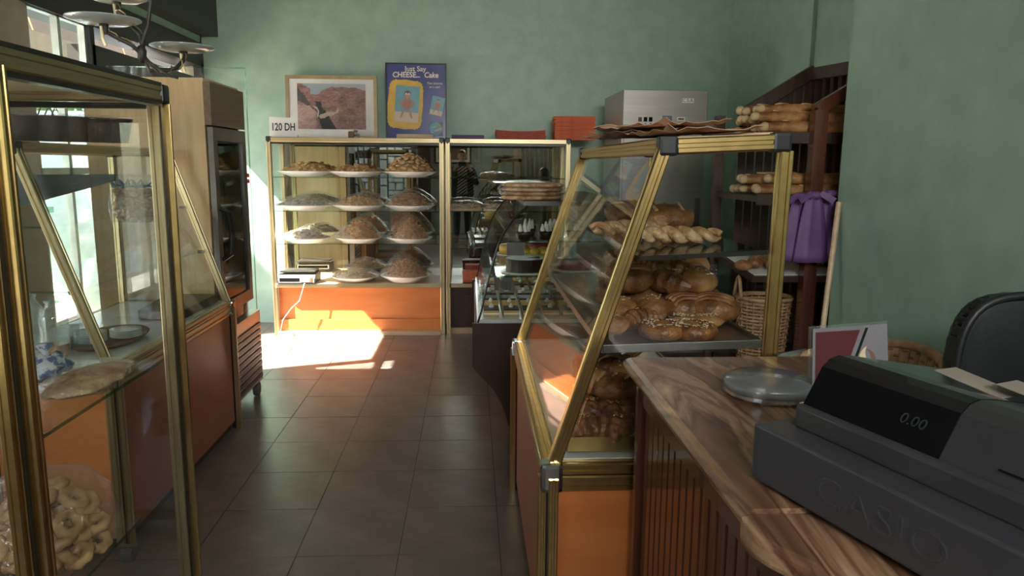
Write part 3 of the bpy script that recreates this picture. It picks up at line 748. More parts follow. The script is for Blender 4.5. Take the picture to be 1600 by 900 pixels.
for k in range(4):
    a = P(1035, 181 + k * 2.6, Y=SY); c = P(1050, 183 + k * 2.6, Y=SY); MB().box(a.x, c.x, SY - .002, SY, c.z, a.z).build('notice_line', 'poster_blue', sf)
a = P(1058, 183, Y=SY); c = P(1070, 189, Y=SY); pl = MB().box(a.x, c.x, SY - .002, SY, c.z, a.z).build('label_plate', 'cream', sf)
a = P(1059.5, 184.5, Y=SY); c = P(1068.5, 187.5, Y=SY); MB().box(a.x, c.x, SY - .003, SY - .002, c.z, a.z).build('label_print', 'kraft_dark', pl)
a = P(1066.5, 153.5, Y=SY); c = P(1084, 161, Y=SY); pl = MB().box(a.x, c.x, SY - .003, SY, c.z, a.z).build('badge', 'cream', sf)
q = P(1075.3, 157.3, Y=SY); text('C.S.A.', 'badge_lettering', 'black_plastic', pl, q + Vector((0, -.0035, 0)) - sf.location, .036)
q = P(1023, 194, Y=SY); MB().tube([(q.x, SY - .006, q.z), (q.x, SY, q.z)], .008, 10).build('lock', 'steel_dark', sf)

# ------------------------------------------------------------------ chandelier
ch = thing('chandelier', 'wrought iron chandelier with three round frosted glass plates hanging at top left', 'chandelier', (-1.17, 2.8, 1.9))
q0 = P(222, 85, Y=2.8)
ir = MB()
hub = []
ir.ell(q0, .016, .016, .03, 10, 8, .5, 12)
up = P(236, 2, Y=2.8)
ir.tube([q0, P(226, 55, Y=2.8), P(231, 40, Y=2.8), up, (up.x + .01, up.y, ZC)], .007, 6)
ir.build('hub', 'iron', ch, smooth=True)
for pts, (dx, dy, dw) in (
    ([(222, 85), (205, 70), (185, 60), (166, 50), (163, 40)], (162, 38, 101)),
    ([(222, 85), (220, 55), (196, 30), (184, 15), (182, 8)], (182, 4, 82)),
    ([(222, 85), (238, 104), (258, 111), (276, 106), (286, 95), (287, 82)], (286, 81, 90))):
    yy = 2.8 + (.12 if dx > 250 else -.05 if dy > 20 else .1)
    ps = [P(x, y, Y=2.8 + (yy - 2.8) * k / (len(pts) - 1)) for k, (x, y) in enumerate(pts)]
    a = MB().tube(ps, .0075, 7).build('arm', 'iron', ch, smooth=True)
    tw_ = [p + Vector((.011 * math.cos(k * 1.1), 0, .011 * math.sin(k * 1.1))) for k, p in enumerate([ps[i].lerp(ps[i + 1], f / 5) for i in range(len(ps) - 1) for f in range(5)])]
    MB().tube(tw_, .003, 5).build('vine', 'gold_pale', a)
    c = P(dx, dy, Y=yy); r = dw / 2 * yy / F
    MB().lathe([(0, 0), (r * .7, .004), (r, .016), (r, .020), (r * .7, .008), (0, .004)], 32, c).build('glass_plate', 'disc_glass', a, smooth=True)
    MB().lathe([(.012, -.03), (.016, 0), (.016, .035), (.010, .04), (0, .04)], 10, c).build('lamp_holder', 'iron', a)
    MB().tube([c + Vector((0, -.02, -.01)), c + Vector((.004, -.024, -.05)), c + Vector((.012, -.022, -.075))], .005, 6).build('leaf', 'gold_pale', a)
b_ = MB()
for k in range(3):
    p = P(235 + k * 14, 112 + k * 3, Y=2.8); b_.tube([P(224, 90, Y=2.8), p, P(262 + k * 8, 118 + k * 2, Y=2.8)], .005, 6)
b_.build('scroll', 'iron', ch)

# ------------------------------------------------------------------ things on top of the mirrored cases
TOPZ = GZ
pf = thing('framed_photograph', 'gold framed photograph of a red desert valley on top of the case', 'picture', ((-1.655 - .845) / 2, 6.88, TOPZ))
pw, phh = .81, .555
pf.rotation_euler = (math.radians(-3), 0, 0)
fm = MB()
for x0, x1, z0, z1 in ((-pw / 2, pw / 2, 0, .03), (-pw / 2, pw / 2, phh - .03, phh), (-pw / 2, -pw / 2 + .03, .03, phh - .03), (pw / 2 - .03, pw / 2, .03, phh - .03)): fm.box(x0, x1, -.012, .012, z0, z1)
fm.build('frame', 'frame_gold', pf, world=False)
MB().box(-pw / 2 + .03, pw / 2 - .03, -.002, .01, .03, phh - .03).build('mount', 'paper_white', pf, world=False)


def land(u, v):
    u0, v0 = u, v
    u = u + .035 * noise.noise(Vector((u0 * 9, v0 * 9, 7))) + .012 * noise.noise(Vector((u0 * 30, v0 * 30, 3)))
    v = v + .03 * noise.noise(Vector((u0 * 9, v0 * 9, 17))) + .012 * noise.noise(Vector((u0 * 30, v0 * 30, 13)))
    n1 = noise.noise(Vector((u * 7, v * 12, 1))); n2 = noise.noise(Vector((u * 30, v * 45, 4))); n3 = noise.noise(Vector((u * 4, 0, 9)))
    ridge = .88 + .06 * math.sin((u - .35) * 5.2) - (.10 * math.exp(-((u - .28) / .1) ** 2)) + .02 * n3
    if u < .2: ridge = 1.0 - max(0, u - .05) * .75
    if v > ridge: return (.33 + .1 * u, .42, .46)
    c = Vector((.34, .19, .17)) * (1 + .35 * n1 + .55 * n2)
    if u < .17 - .5 * (v - .6) and v > .45 + (.2 - u): c = Vector((.10, .09, .095)) * (1 + .5 * n2)
    gx = .2 + .22 * (1 - v) * 1.15                        # the gorge
    if abs(u - gx) < .05 + .12 * max(0, .5 - v) and v < .62: c = Vector((.055, .05, .055)) * (1 + .5 * n2)
    if abs(u - (.255 + .3 * (.5 - v) * .9)) < .012 and .26 < v < .5: c = Vector((.62, .55, .50))
    if .33 < u < .6 and abs(v - (.30 + (u - .38) * .42)) < .045 + .02 * n2: c = Vector((.55, .42, .34)) * (1 + .4 * n2)
    if u < .27 and v < .52 and v < .5 - (u - .2) * 2.2: c = Vector((.50, .33, .29)) * (1 + .35 * n2 + .2 * n1)
    if u > .62: c *= .8
    return (max(.01, c.x), max(.01, c.y), max(.01, c.z))


grid_print('print', .605, .40, 120, 84, land, pf, (0, -.0045, .085), (0, 0, 0))
po = thing('cake_poster', 'blue framed cheesecake poster leaning on the wall beside the desert photograph', 'poster', ((-.772 - .228) / 2 + .005, 6.88, TOPZ))
po.rotation_euler = (math.radians(-2.5), 0, 0)
ow, oh = .545, .675
fm = MB()
for x0, x1, z0, z1 in ((-ow / 2, ow / 2, 0, .012), (-ow / 2, ow / 2, oh - .012, oh), (-ow / 2, -ow / 2 + .012, .012, oh - .012), (ow / 2 - .012, ow / 2, .012, oh - .012)): fm.box(x0, x1, -.01, .01, z0, z1)
fm.build('frame', 'black_plastic', po, world=False)
MB().box(-ow / 2 + .012, ow / 2 - .012, -.003, .008, .012, oh - .012).build('sheet', 'poster_blue', po, world=False)
text('Just Say', 'lettering', 'cream', po, (-.005, -.0045, oh - .052), .062, bold=.001)
text('CHEESE...  Cake', 'lettering', 'cream', po, (-.005, -.0045, oh - .105), .066, shear=.1, bold=.0018, sx=.93)
text('Your pictures', 'lettering', 'cream', po, (.168, -.0045, oh - .175), .030, sx=.82)
text('on a cake!', 'lettering', 'cream', po, (.168, -.0045, oh - .207), .030, sx=.82)


def kid(u, v, simple=False):
    sky = Vector((.16, .36, .42)) * (1 + .15 * noise.noise(Vector((u * 6, v * 6, 2))))
    c = sky if v > .27 else Vector((.62, .50, .38))
    d = lambda x, y, rx, ry: ((u - x) / rx) ** 2 + ((v - y) / ry) ** 2 < 1
    seg = lambda x0, y0, x1, y1, r: (lambda t: ((u - x0 - t * (x1 - x0)) ** 2 + ((v - y0 - t * (y1 - y0)) * 1.2) ** 2) < r * r)(max(0, min(1, ((u - x0) * (x1 - x0) + (v - y0) * (y1 - y0)) / ((x1 - x0) ** 2 + (y1 - y0) ** 2))))
    sk = Vector((.42, .20, .13))
    if seg(.42, .38, .28, .14, .035) or seg(.58, .38, .72, .14, .035) or seg(.38, .6, .22, .5, .04) or seg(.22, .5, .38, .42, .035) or seg(.62, .6, .78, .52, .04) or seg(.78, .52, .64, .42, .035): c = sk
    if d(.5, .5, .17, .16): c = Vector((.38, .16, .11))
    if d(.5, .74, .11, .12): c = sk * 1.15
    if d(.5, .82, .11, .045): c = Vector((.12, .07, .04))
    if d(.45, .78, .05, .025) or d(.55, .78, .05, .025): c = Vector((.75, .72, .68))
    return tuple(c)


ca = MB(); pts = []
for k in range(72):
    t = 2 * PI * k / 72; x = math.copysign(abs(math.cos(t)) ** .35, math.cos(t)) * .155; z = math.copysign(abs(math.sin(t)) ** .35, math.sin(t)) * .215
    q = 1 + .022 * math.cos(k * PI / 1.5); x *= q; z *= q
    pts.append((-.098 + x * math.cos(.07) + z * math.sin(.07), .31 + z * math.cos(.07) - x * math.sin(.07)))
ca.prism(pts, -.0065, -.003); ca.build('printed_cake', 'custard', po, world=False)
grid_print('print', .215, .32, 40, 56, kid, po, (-.098 + .004, -.0082, .155), (0, .07, 0))
grid_print('print', .115, .165, 24, 32, kid, po, (.172, -.0062, .22), (0, .2, 0))
rb = []


def disc(u, v):
    a, b = u - .5, v - .5; r = math.hypot(a, b)
    return (.05 + .3 * max(0, a + .2), .22 + .25 * max(0, b + .3), .30 - .35 * a) if r < .47 else (.06, .07, .22)


grid_print('print', .125, .125, 24, 24, disc, po, (.175, -.0055, .035), (0, 0, 0))
text("Let's", 'lettering', 'cream', po, (.155, -.0065, .115), .026, rot=(PI / 2, -.3, 0), shear=.3)
text('Create', 'lettering', 'cream', po, (.175, -.0065, .085), .036, rot=(PI / 2, -.3, 0), shear=.3)

q = P(442, 213, Y=6.56)
sg_ = thing('price_sign', 'small white 120 DH price card standing on the case corner', 'sign', (q.x, 6.58, TOPZ))
MB().slab([(-.118, 0, .002), (.118, 0, .002), (.112, .012, .165), (-.118, .012, .172)], .002).build('card', 'paper_white', sg_, world=False)
MB().slab([(-.118, 0, .0015), (.118, 0, .0015), (.118, -.06, .0015), (-.118, -.06, .0015)], .002).build('card_foot', 'paper_white', sg_, world=False)
text('120 DH', 'lettering', 'register_mid', sg_, (0, .004, .085), .088, rot=(PI / 2 - .07, 0, 0), sx=.72, bold=.002)
x0, x1 = P(468, 205, Y=6.6).x, P(556, 205, Y=6.6).x
for k in range(5):
    o = MB().box(-(x1 - x0) / 2 + random.uniform(-.012, .0), (x1 - x0) / 2 + random.uniform(-.06, .012) + (k == 4) * .03, -.11, .11, 0, .0135).build('cake_board', 'paper_white')
    o.location = ((x0 + x1) / 2, 6.68 + random.uniform(-.01, .01), TOPZ + .0005 + k * .0142)
    tag(o, 'flat white cardboard sheet before the desert photograph, ' + place_word(k, 5), 'cardboard', 'white cardboard sheets on the case')
MB_ = MB().box(-.022, .022, -.02, .02, 0, .05).build('tape_roll', 'kraft_dark'); MB_.location = (P(549, 205, Y=6.55).x, 6.535, TOPZ + .0005)
tag(MB_, 'small dark roll at the right end of the white cardboard stack', 'roll')
a, c = P(620, 212, Y=6.55), P(677, 212, Y=6.55)
o = MB().box(a.x, c.x, 6.53, 6.62, TOPZ + .0005, TOPZ + .036).build('wooden_batten', 'pale_wood', bevel=.003); tag(o, 'short brown wooden batten lying in front of the blue poster', 'batten')
MB_ = None


def sheets(name, n, px0, px1, h, m, label, group, jit, y=6.66, dep_=.22, wave=0.0):
    a, c = P(px0, 212, Y=y - dep_ / 2).x, P(px1, 212, Y=y - dep_ / 2).x
    for k in range(n):
        b_ = MB(); N = 8; j = random.uniform(-jit, jit) * .7; hh = h / n
        top = []; bot = []
        for i in range(N + 1):
            u = i / N; x = (u - .5) * (c - a); zz = wave * (2 * u - 1) ** 2 * (k / n)
            bot.append((x, zz)); top.append((x, zz + hh * .84))
        b_.prism(bot + top[::-1], -dep_ / 2, dep_ / 2)
        o = b_.build(name, m); o.location = ((a + c) / 2 + j, y + random.uniform(-jit, jit), TOPZ + .0006 + k * hh); o.rotation_euler = (0, 0, random.uniform(-.02, .02) * (jit > .003))
        tag(o, label + ', ' + place_word(k, n), 'cardboard' if 'purple' not in label else 'bag', group)


sheets('folded_bag', 4, 705, 756, .036, 'purple', 'folded purple bag in the flat stack', 'folded purple bags', .004)
sheets('flat_cake_box', 7, 775, 853, .072, 'card_red', 'flattened red cake box in the low stack', 'low stack of red boxes', .006, wave=.014)
sheets('flat_cake_box', 16, 867, 930, .205, 'card_orange', 'flattened orange cake box in the tall stack', 'tall stack of orange boxes', .007)

# ------------------------------------------------------------------ plates of pastries in the mirrored case
def bit(mb, c, kind, s):
    a = random.uniform(0, 6.28); Mx = Matrix.Rotation(a, 4, 'Z') @ Matrix.Rotation(random.uniform(-.7, .7), 4, 'X')
    if kind == 'stick': mb.ell(c, s * 1.7, s * .55, s * .5, 7, 5, .3, 9, a, Mx)
    elif kind == 'cres':
        ps = [Mx @ Vector((s * 1.3 * math.cos(t), s * 1.3 * math.sin(t), 0)) + Vector(c) for t in [k * .55 - 1.1 for k in range(5)]]
        mb.tube(ps, [s * .15, s * .5, s * .62, s * .5, s * .15], 6)
    else: mb.ell(c, s, s, s * .62, 8, 5, .15, 6, a, Mx)


def plate(label, px, py, Y, wpx, hpx, kind, m, zs, wrap=True, n=90, s=.017, deep=.045):
    c = P(px, py, Y=Y); r = wpx / 2 * Y / F; h = hpx * Y / F
    t = thing('pastry_plate', label, 'plate', (c.x, Y, zs + .001))
    MB().lathe([(0, 0), (r * .55, 0), (r * .60, .004), (r * .95, deep * .9), (r, deep), (r, deep + .004), (r * .95, deep + .002), (r * .58, .010), (0, .008)], 32).build('plate', 'porcelain', t, world=False, smooth=True)
    b_ = MB(); prof = lambda q: h * (1 - q ** 1.7)
    b_.lathe([(r * .86, deep * .8), (r * .8, deep + .004)] + [(r * .8 * q, deep + prof(q) * .86) for q in (.9, .7, .5, .3, .1)] + [(0, deep + h * .86)], 20)
    for k in range(n):
        q = math.sqrt(random.random()); a = random.uniform(0, 6.28)
        bit(b_, (r * .84 * q * math.cos(a), r * .84 * q * math.sin(a), deep + prof(q) * .9 + random.uniform(-.003, .006)), kind, s)
    tag(b_.build('pastries', m, t, world=False, smooth=True), kind='stuff')
    if wrap:
        sd = random.random() * 9
        wb_ = lambda a, z: 1 + .02 * noise.noise(Vector((a * 3, z * 30, sd)))
        MB().lathe([(r * .75, .006), (r * 1.0, deep), (r * 1.01, deep + .012)] + [(r * (.98 * q), deep + .022 + prof(q) * 1.02) for q in (.92, .75, .55, .35, .18)] + [(0, deep + .024 + h * 1.04)], 30, wob=wb_).build('plastic_wrap', 'wrap', t, world=False, smooth=True)
    return t


PY = 6.66
plate('plate of flat golden pastries at left of the top shelf', 478, 265, PY, 84, 15, 'round', 'cookie', SH1, False, 60, .02)
plate('plate of smooth brown pastries in the middle of the top shelf', 555, 268, PY, 80, 11, 'round', 'cookie', SH1, False, 50, .022)
rr = plate('white plate under a heap of round biscuits at right of the top shelf', 640, 268, PY, 82, 25, 'round', 'cookie', SH1, False, 10, .02)
ck = MB().lathe([(0, .0), (.024, .002), (.028, .010), (.022, .018), (.01, .021), (0, .0215)], 10).build('biscuit', 'cookie', smooth=True)
first = True; r_ = 82 / 2 * PY / F
for k in range(64):
    q = math.sqrt((k + .5) / 64); a = k * 2.4
    h = 25 * PY / F * (1 - q ** 1.8) + .044
    o = ck if first else ck.copy()
    if not first: COL.objects.link(o)
    first = False
    o.location = (rr.location.x + r_ * .82 * q * math.cos(a), PY + r_ * .82 * q * math.sin(a), SH1 + h - .004 + random.uniform(0, .01))
    o.rotation_euler = (random.uniform(-.5, .5) - q * .5 * math.sin(a), random.uniform(-.5, .5) + q * .5 * math.cos(a), 0)
    tag(o, 'round golden biscuit in the heap on the right plate of the top shelf', 'biscuit', 'heap of round biscuits')
plate('wrapped plate of greyish pastries at left of the second shelf', 476, 322, PY, 88, 14, 'stick', 'cookie_grey', SH2, True, 90)
plate('wrapped plate of mixed nut pastries in the middle of the second shelf', 560, 322, PY, 80, 14, 'round', 'cookie', SH2, True, 110, .015)
plate('wrapped plate of brown pastries at right of the second shelf', 640, 322, PY, 78, 20, 'stick', 'cookie_brown', SH2, True, 110)
plate('wrapped plate of dark flat pastries at left of the third shelf', 478, 374, PY - .04, 74, 12, 'stick', 'cookie_grey', SH3, True, 80)
plate('cone of small crescents on a wrapped plate in the middle of the third shelf', 561, 374, PY - .04, 72, 27, 'cres', 'cookie', SH3, True, 200, .011)
plate('cone of small crescents on a wrapped plate at right of the third shelf', 640, 374, PY - .04, 70, 32, 'cres', 'cookie_brown', SH3, True, 210, .011)
plate('wrapped plate on the case bottom between the scales and the bowl', 556, 426, PY - .04, 74, 12, 'round', 'cookie_pale', WZ, True, 60, .012)
plate('deep bowl of heaped crescents at right of the case bottom', 634, 428, PY - .06, 80, 27, 'cres', 'cookie_brown', WZ, True, 190, .012, .06)

for k, (px, Y, lab) in enumerate(((468, 6.58, 'black kitchen scale with a keypad at left of the case bottom'),)):
    c = P(px, 430, Y=Y); sc_ = thing('kitchen_scale', lab, 'scale', (c.x, Y, WZ + .001))
    MB().prism([(-.13, .0), (-.13, .03), (-.10, .075), (.11, .09), (.13, .07), (.13, 0)], -.16, .16, 'X').build('body', 'register_grey', sc_, world=False)
    MB().box(-.15, .15, -.085, .12, .095, .105).build('pan', 'steel_dark', sc_, world=False, bevel=.003)
    MB().slab([(-.15, -.1305, .012), (.15, -.1305, .012), (.15, -.128, .058), (-.15, -.128, .058)], .003).build('front_plate', 'porcelain', sc_, world=False)
    MB().slab([(-.145, -.1325, .018), (.03, -.1325, .018), (.03, -.130, .052), (-.145, -.130, .052)], .002).build('display', 'register_black', sc_, world=False)
    MB().slab([(-.15, .1305, .03), (.15, .1305, .03), (.15, .1285, .068), (-.15, .1285, .068)], .003).build('rear_plate', 'porcelain', sc_, world=False)
    MB().slab([(-.14, .1325, .036), (.14, .1325, .036), (.14, .131, .062), (-.14, .131, .062)], .002).build('rear_display', 'register_black', sc_, world=False)
    kb = MB().slab([(.04, -.1325, .014), (.14, -.1325, .014), (.14, -.130, .056), (.04, -.130, .056)], .002).build('keypad', 'register_mid', sc_, world=False)
    for i in range(5):
        for j in range(3):
            MB().box(.045 + i * .019, .06 + i * .019, -.1355, -.1325, .018 + j * .013, .027 + j * .013).build('key', 'card_orange' if i == 4 else 'porcelain', kb, world=False)
ps = [P(486, 437, Y=6.50), P(476, 450, Y=6.445), P(468, 470, Y=6.44), P(455, 482, Y=6.43), P(442, 500, Y=6.42), Vector((P(438, 524, Y=6.4).x, 6.36, .006)), Vector((P(425, 524, Y=6.4).x, 6.34, .006))]
ps[0].z = WZ + .004; ps[1].z = WZ + .006
tag(MB().tube(ps, .0035, 6).build('power_cable', 'cable_white', smooth=True), 'white power cable hanging from the scale down the orange base', 'cable')

# right mirrored unit: wrapped loaves, boxes
for k, (px, w_, lab) in enumerate(((727, 52, 'left one'), (778, 44, 'right one'))):
    zs = y2_; c = P(px, 328, Y=6.62); r = w_ / 2 * 6.62 / F
    t = thing('wrapped_cookies', 'clear bag of pale cookies on the dark case shelf, ' + lab, 'bag', (c.x, 6.62, zs + .001))
    b_ = MB().box(-r, r, -.1, .1, 0, .02)
    for q in range(60): bit(b_, (random.uniform(-r * .9, r * .9), random.uniform(-.09, .09), random.uniform(.02, .06)), 'stick', .014)
    tag(b_.build('cookies', 'cookie_pale', t, world=False, smooth=True), kind='stuff')
    MB().ell((0, 0, .04), r * 1.12, .13, .05, 20, 10, .25, 14, k, flat=.8).build('plastic_bag', 'bag', t, world=False, smooth=True)
zs = P(740, 388, Y=GY + .04).z
a = P(730, 418, Y=6.56)
bx = thing('orange_box', 'small orange cardboard box behind the curved case glass', 'box', (a.x + .03, 6.58, WZ + .001))
MB().box(-.07, .07, -.05, .05, 0, .07).build('box_body', 'card_orange', bx, world=False)
MB().box(-.073, .073, -.053, .053, .07, .10).build('lid', 'card_orange', bx, world=False)
tag(MB().box(a.x - .02, a.x + .13, 6.7, 6.85, WZ + .001, WZ + .13).build('carton', 'card_red'), 'dark red carton behind the small orange box', 'box')
tag(MB().box(P(760, 388, Y=6.6).x - .1, P(760, 388, Y=6.6).x + .16, 6.58, 6.84, zs + .001, zs + .04).build('cake_carton', 'mahogany'), 'flat reddish brown carton on the lowest glass shelf', 'box')

# flat breads in plastic on the cake counter
fb = thing('wrapped_flatbreads', 'stack of pale flat breads in clear plastic on the cake counter', 'bread', (P(833, 318, Y=4.3).x, 4.36, 1.301))
for k in range(4):
    MB().lathe([(0, 0), (.16, 0), (.175, .010), (.16, .021), (.06, .024), (0, .022)], 24, (random.uniform(-.012, .012), random.uniform(-.02, .02), .001 + k * .0235), 1.05, .95).build('flatbread', 'bread_pale', fb, world=False, smooth=True)
MB().ell((0, 0, .052), .205, .20, .056, 26, 12, .22, 16, 3, flat=.9).build('plastic_bag', 'bag', fb, world=False, smooth=True)

# ------------------------------------------------------------------ cakes
def cake_slab(x0, x1, y0, y1, z, layers, label, name='pastry_slice', group=None, top=None):
    t = thing(name, label, 'cake', ((x0 + x1) / 2, (y0 + y1) / 2, z + .001), 0, group)
    h = 0; hx, hy = (x1 - x0) / 2, (y1 - y0) / 2
    for m, th in layers:
        MB().box(-hx, hx, -hy, hy, h, h + th).build('layer', m, t, world=False); h += th
    if top:
        MB().lathe([(.012, h), (.016, h + .008), (.009, h + .018), (.003, h + .026), (0, h + .028)], 10).build('cream_swirl', top, t, world=False, smooth=True)
    return t


recipes = [([('sponge', .014), ('cream', .01), ('sponge', .014), ('chocolate', .006)], 'cream', 'sponge slice with chocolate glaze'),
           ([('chocolate', .016), ('cream', .012), ('chocolate', .016)], 'cream', 'chocolate slice with a cream layer'),
           ([('sponge', .012), ('custard', .014), ('sponge', .010), ('custard', .006)], 'cream', 'yellow custard slice'),
           ([('sponge', .010), ('cream', .018), ('sponge', .008), ('cream', .005)], 'jam', 'white cream slice with jam dot'),
           ([('chocolate', .012), ('sponge', .012), ('jam', .006), ('chocolate', .012)], None, 'dark slice with a jam line')]
k = 0
for j in range(8):
    R_ = recipes[(j * 2) % 5]
    rows = ['front', 'second', 'third', 'fourth', 'fifth', 'sixth', 'seventh', 'last'][j]
    for i in range(6):
        x0 = .07 + i * .115; y0 = CY0 + .08 + j * .185
        cake_slab(x0, x0 + .09, y0, y0 + .13, .63, R_[0], R_[2] + ', %s row, %s' % (rows, ['leftmost', 'second from left', 'third from left', 'third from right', 'second from right', 'rightmost'][i]), group='slices in the %s row of the cake deck' % rows, top=R_[1])
# chocolate cake on a white disc, lime cake, cupcakes
dz_ = .875
t = thing('chocolate_cake', 'round dark chocolate cake with a wedge cut on a white board', 'cake', (.32, 4.33, dz_ + .001))
MB().lathe([(0, 0), (.15, 0), (.152, .006), (0, .007)], 28).build('cake_board', 'porcelain', t, world=False)
b_ = MB(); aa = [(.118 * math.cos(2 * PI * q / 28 + .7), .118 * math.sin(2 * PI * q / 28 + .7)) for q in range(25)]
b_.prism([(0, 0)] + aa, .007, .08, 'Z'); b_.build('cake_body', 'chocolate', t, world=False)
t = thing('lime_cake', 'green and yellow fruit cake on the shelf above the chocolate cake', 'cake', (.42, 4.75, dz_ + .001))
MB().lathe([(0, 0), (.15, 0), (.152, .006), (0, .007)], 28).build('cake_board', 'porcelain', t, world=False)
MB().lathe([(0, .007), (.125, .007), (.128, .05), (.115, .06), (0, .062)], 26).build('cake_body', 'lime', t, world=False, smooth=True)
for q in range(7): MB().ell((.07 * math.cos(q * .9), .07 * math.sin(q * .9), .075), .035, .03, .022, 10, 6, .2).build('fruit', 'custard', t, world=False, smooth=True)
for q, (x, y) in enumerate(((.30, 4.22), (.43, 4.25), (.34, 4.42), (.47, 4.45), (.60, 4.32), (.36, 4.65), (.52, 4.68))):
    t = thing('chocolate_cupcake', 'small chocolate cake with cream peaks, ' + ['front left one', 'front second one', 'second row left one', 'second row middle one', 'front right one', 'back row left one', 'back row right one'][q], 'cake', (x, y, 1.076), 0, 'small chocolate cakes on the top shelf')
    MB().lathe([(.032, 0), (.048, .035), (.046, .045), (0, .05)], 16).build('cup', 'chocolate', t, world=False, smooth=True)
    for g in range(5): MB().lathe([(.01, .044), (.012, .055), (.004, .085), (0, .088)], 8, (.025 * math.cos(g * 1.26), .025 * math.sin(g * 1.26), 0)).build('cream_swirl', 'cream', t, world=False, smooth=True)
for q, (x, y, m, lab) in enumerate(((.30, 5.2, 'custard', 'yellow round cake at the far end of the cake shelf'), (.50, 5.35, 'jam', 'red glazed round cake at the far end of the cake shelf'), (.62, 4.42, 'jam', 'dark red glazed round cake beside the cut chocolate cake'))):
    t = thing('round_cake', lab, 'cake', (x, y, .876))
    MB().lathe([(0, 0), (.13, 0), (.132, .006), (0, .007)], 26).build('cake_board', 'porcelain', t, world=False)
    MB().lathe([(0, .007), (.105, .007), (.105, .06), (.095, .068), (0, .07)], 26).build('cake_body', m, t, world=False, smooth=True)

# ------------------------------------------------------------------ breads in the slanted case
def croissant(L=.15, r=.036):
    b_ = MB(); N = 15; ps = []; rs = []
    for i in range(N):
        u = i / (N - 1) * 2 - 1
        ps.append((L / 2 * math.sin(u * 1.25) / math.sin(1.25), -.035 * (1 - math.cos(u * 1.4)), r * .9 * (1 - .35 * abs(u))))
        rs.append(r * (1 - abs(u) ** 1.8 * .8) * (1.0 if i % 2 else .86))
    return b_.tube(ps, rs, 10)


def ring(R=.042, r=.022):
    b_ = MB(); N = 18; v = []; f = []; n = 9
    for i in range(N):
        a = 2 * PI * i / N
        for k in range(n):
            t = 2 * PI * k / n; q = R + r * math.cos(t) * 1.15; v.append((q * math.cos(a), q * math.sin(a), r + r * math.sin(t)))
    f = [(i * n + k, ((i + 1) % N) * n + k, ((i + 1) % N) * n + (k + 1) % n, i * n + (k + 1) % n) for i in range(N) for k in range(n)]
    return b_.add(v, f)


def seeds(mb, fn, n):
    for k in range(n):
        c, nn = fn(); mb.ell(c, .0035, .002, .0015, 5, 4, 0, 1, 0, Matrix.Rotation(random.uniform(0, 6), 4, 'Z'))


PROT = {}


def proto(kind):
    t = thing('proto_' + kind, None, None)
    if kind == 'bun':
        b_ = MB().ell((0, 0, .034), .058, .050, .036, 16, 10, .16, 9, 3, flat=.85); b_.build('crust', 'bread', t, world=False, smooth=True)
        s_ = MB(); seeds(s_, lambda: ((random.gauss(0, .018), random.gauss(0, .016), .071 - .004 * random.random()), 0), 26); tag(s_.build('seeds', 'seed', t, world=False), kind='stuff')
    if kind == 'roll':
        MB().ell((0, 0, .032), .068, .046, .034, 16, 10, .2, 10, 6, flat=.85).build('crust', 'bread_dark', t, world=False, smooth=True)
        for k in (-1, 0, 1): MB().tube([(k * .03 - .006, -.03, .054), (k * .03, 0, .068), (k * .03 + .006, .03, .054)], .006, 6).build('score', 'bread', t, world=False, smooth=True)
    if kind == 'sesame_ring':
        ring().build('crust', 'bread_dark', t, world=False, smooth=True)
        s_ = MB()
        def fn():
            a = random.uniform(0, 6.28); q = .042 + random.uniform(-.016, .016); return ((q * math.cos(a), q * math.sin(a), .022 + math.sqrt(max(0, .022 ** 2 - ((q - .042) / 1.15) ** 2)) + .001), 0)
        seeds(s_, fn, 90); tag(s_.build('seeds', 'seed', t, world=False), kind='stuff')
        MB().ell((0, 0, .016), .03, .03, .012, 12, 6).build('filling', 'chocolate', t, world=False, smooth=True)
    if kind == 'croissant':
        croissant().build('crust', 'bread_dark', t, world=False)
        s_ = MB(); seeds(s_, lambda: ((random.uniform(-.04, .04), random.gauss(-.004, .01), .066), 0), 14); tag(s_.build('flakes', 'bread_pale', t, world=False), kind='stuff')
    if kind == 'seeded_roll':
        MB().ell((0, 0, .026), .10, .038, .028, 18, 10, .1, 9, 2, flat=.85).build('crust', 'bread', t, world=False, smooth=True)
        s_ = MB(); seeds(s_, lambda: ((random.uniform(-.08, .08), random.gauss(0, .014), .052), 0), 110); tag(s_.build('seeds', 'seed', t, world=False), kind='stuff')
    if kind == 'shell_bun':
        MB().ell((0, 0, .036), .07, .058, .04, 18, 10, .12, 9, 8, flat=.85).build('crust', 'bread_dark', t, world=False, smooth=True)
        for k in range(-2, 3):
            MB().tube([(-.052 + .1 * i / 6, k * .016 + .01 * math.sin(i), .040 + .036 * math.sqrt(max(0, 1 - ((-.052 + .1 * i / 6) / .068) ** 2 - (k * .016 / .056) ** 2))) for i in range(7)], .0065, 6).build('ridge', 'bread', t, world=False, smooth=True)
    if kind == 'twist':
        for s_ in (0, PI):
            MB().tube([(-.20 + .4 * i / 40, .022 * math.cos(i * .46 + s_), .040 + .016 * math.sin(i * .46 + s_)) for i in range(41)], [.010 + .016 * math.sin(PI * min(.97, max(.06, i / 40))) ** .5 for i in range(41)], 9).build('strand', 'bread_pale', t, world=False, smooth=True)
    if kind == 'round_loaf':
        MB().ell((0, 0, .05), .11, .095, .052, 22, 12, .12, 8, 4, flat=.9).build('crust', 'bread_dark', t, world=False, smooth=True)
        for k in (-1, 0, 1): MB().tube([(k * .05 - .01, -.06, .078), (k * .05, 0, .10), (k * .05 + .01, .06, .078)], .008, 6).build('score', 'bread_pale', t, world=False, smooth=True)
    PROT[kind] = t
    return t


used = set()


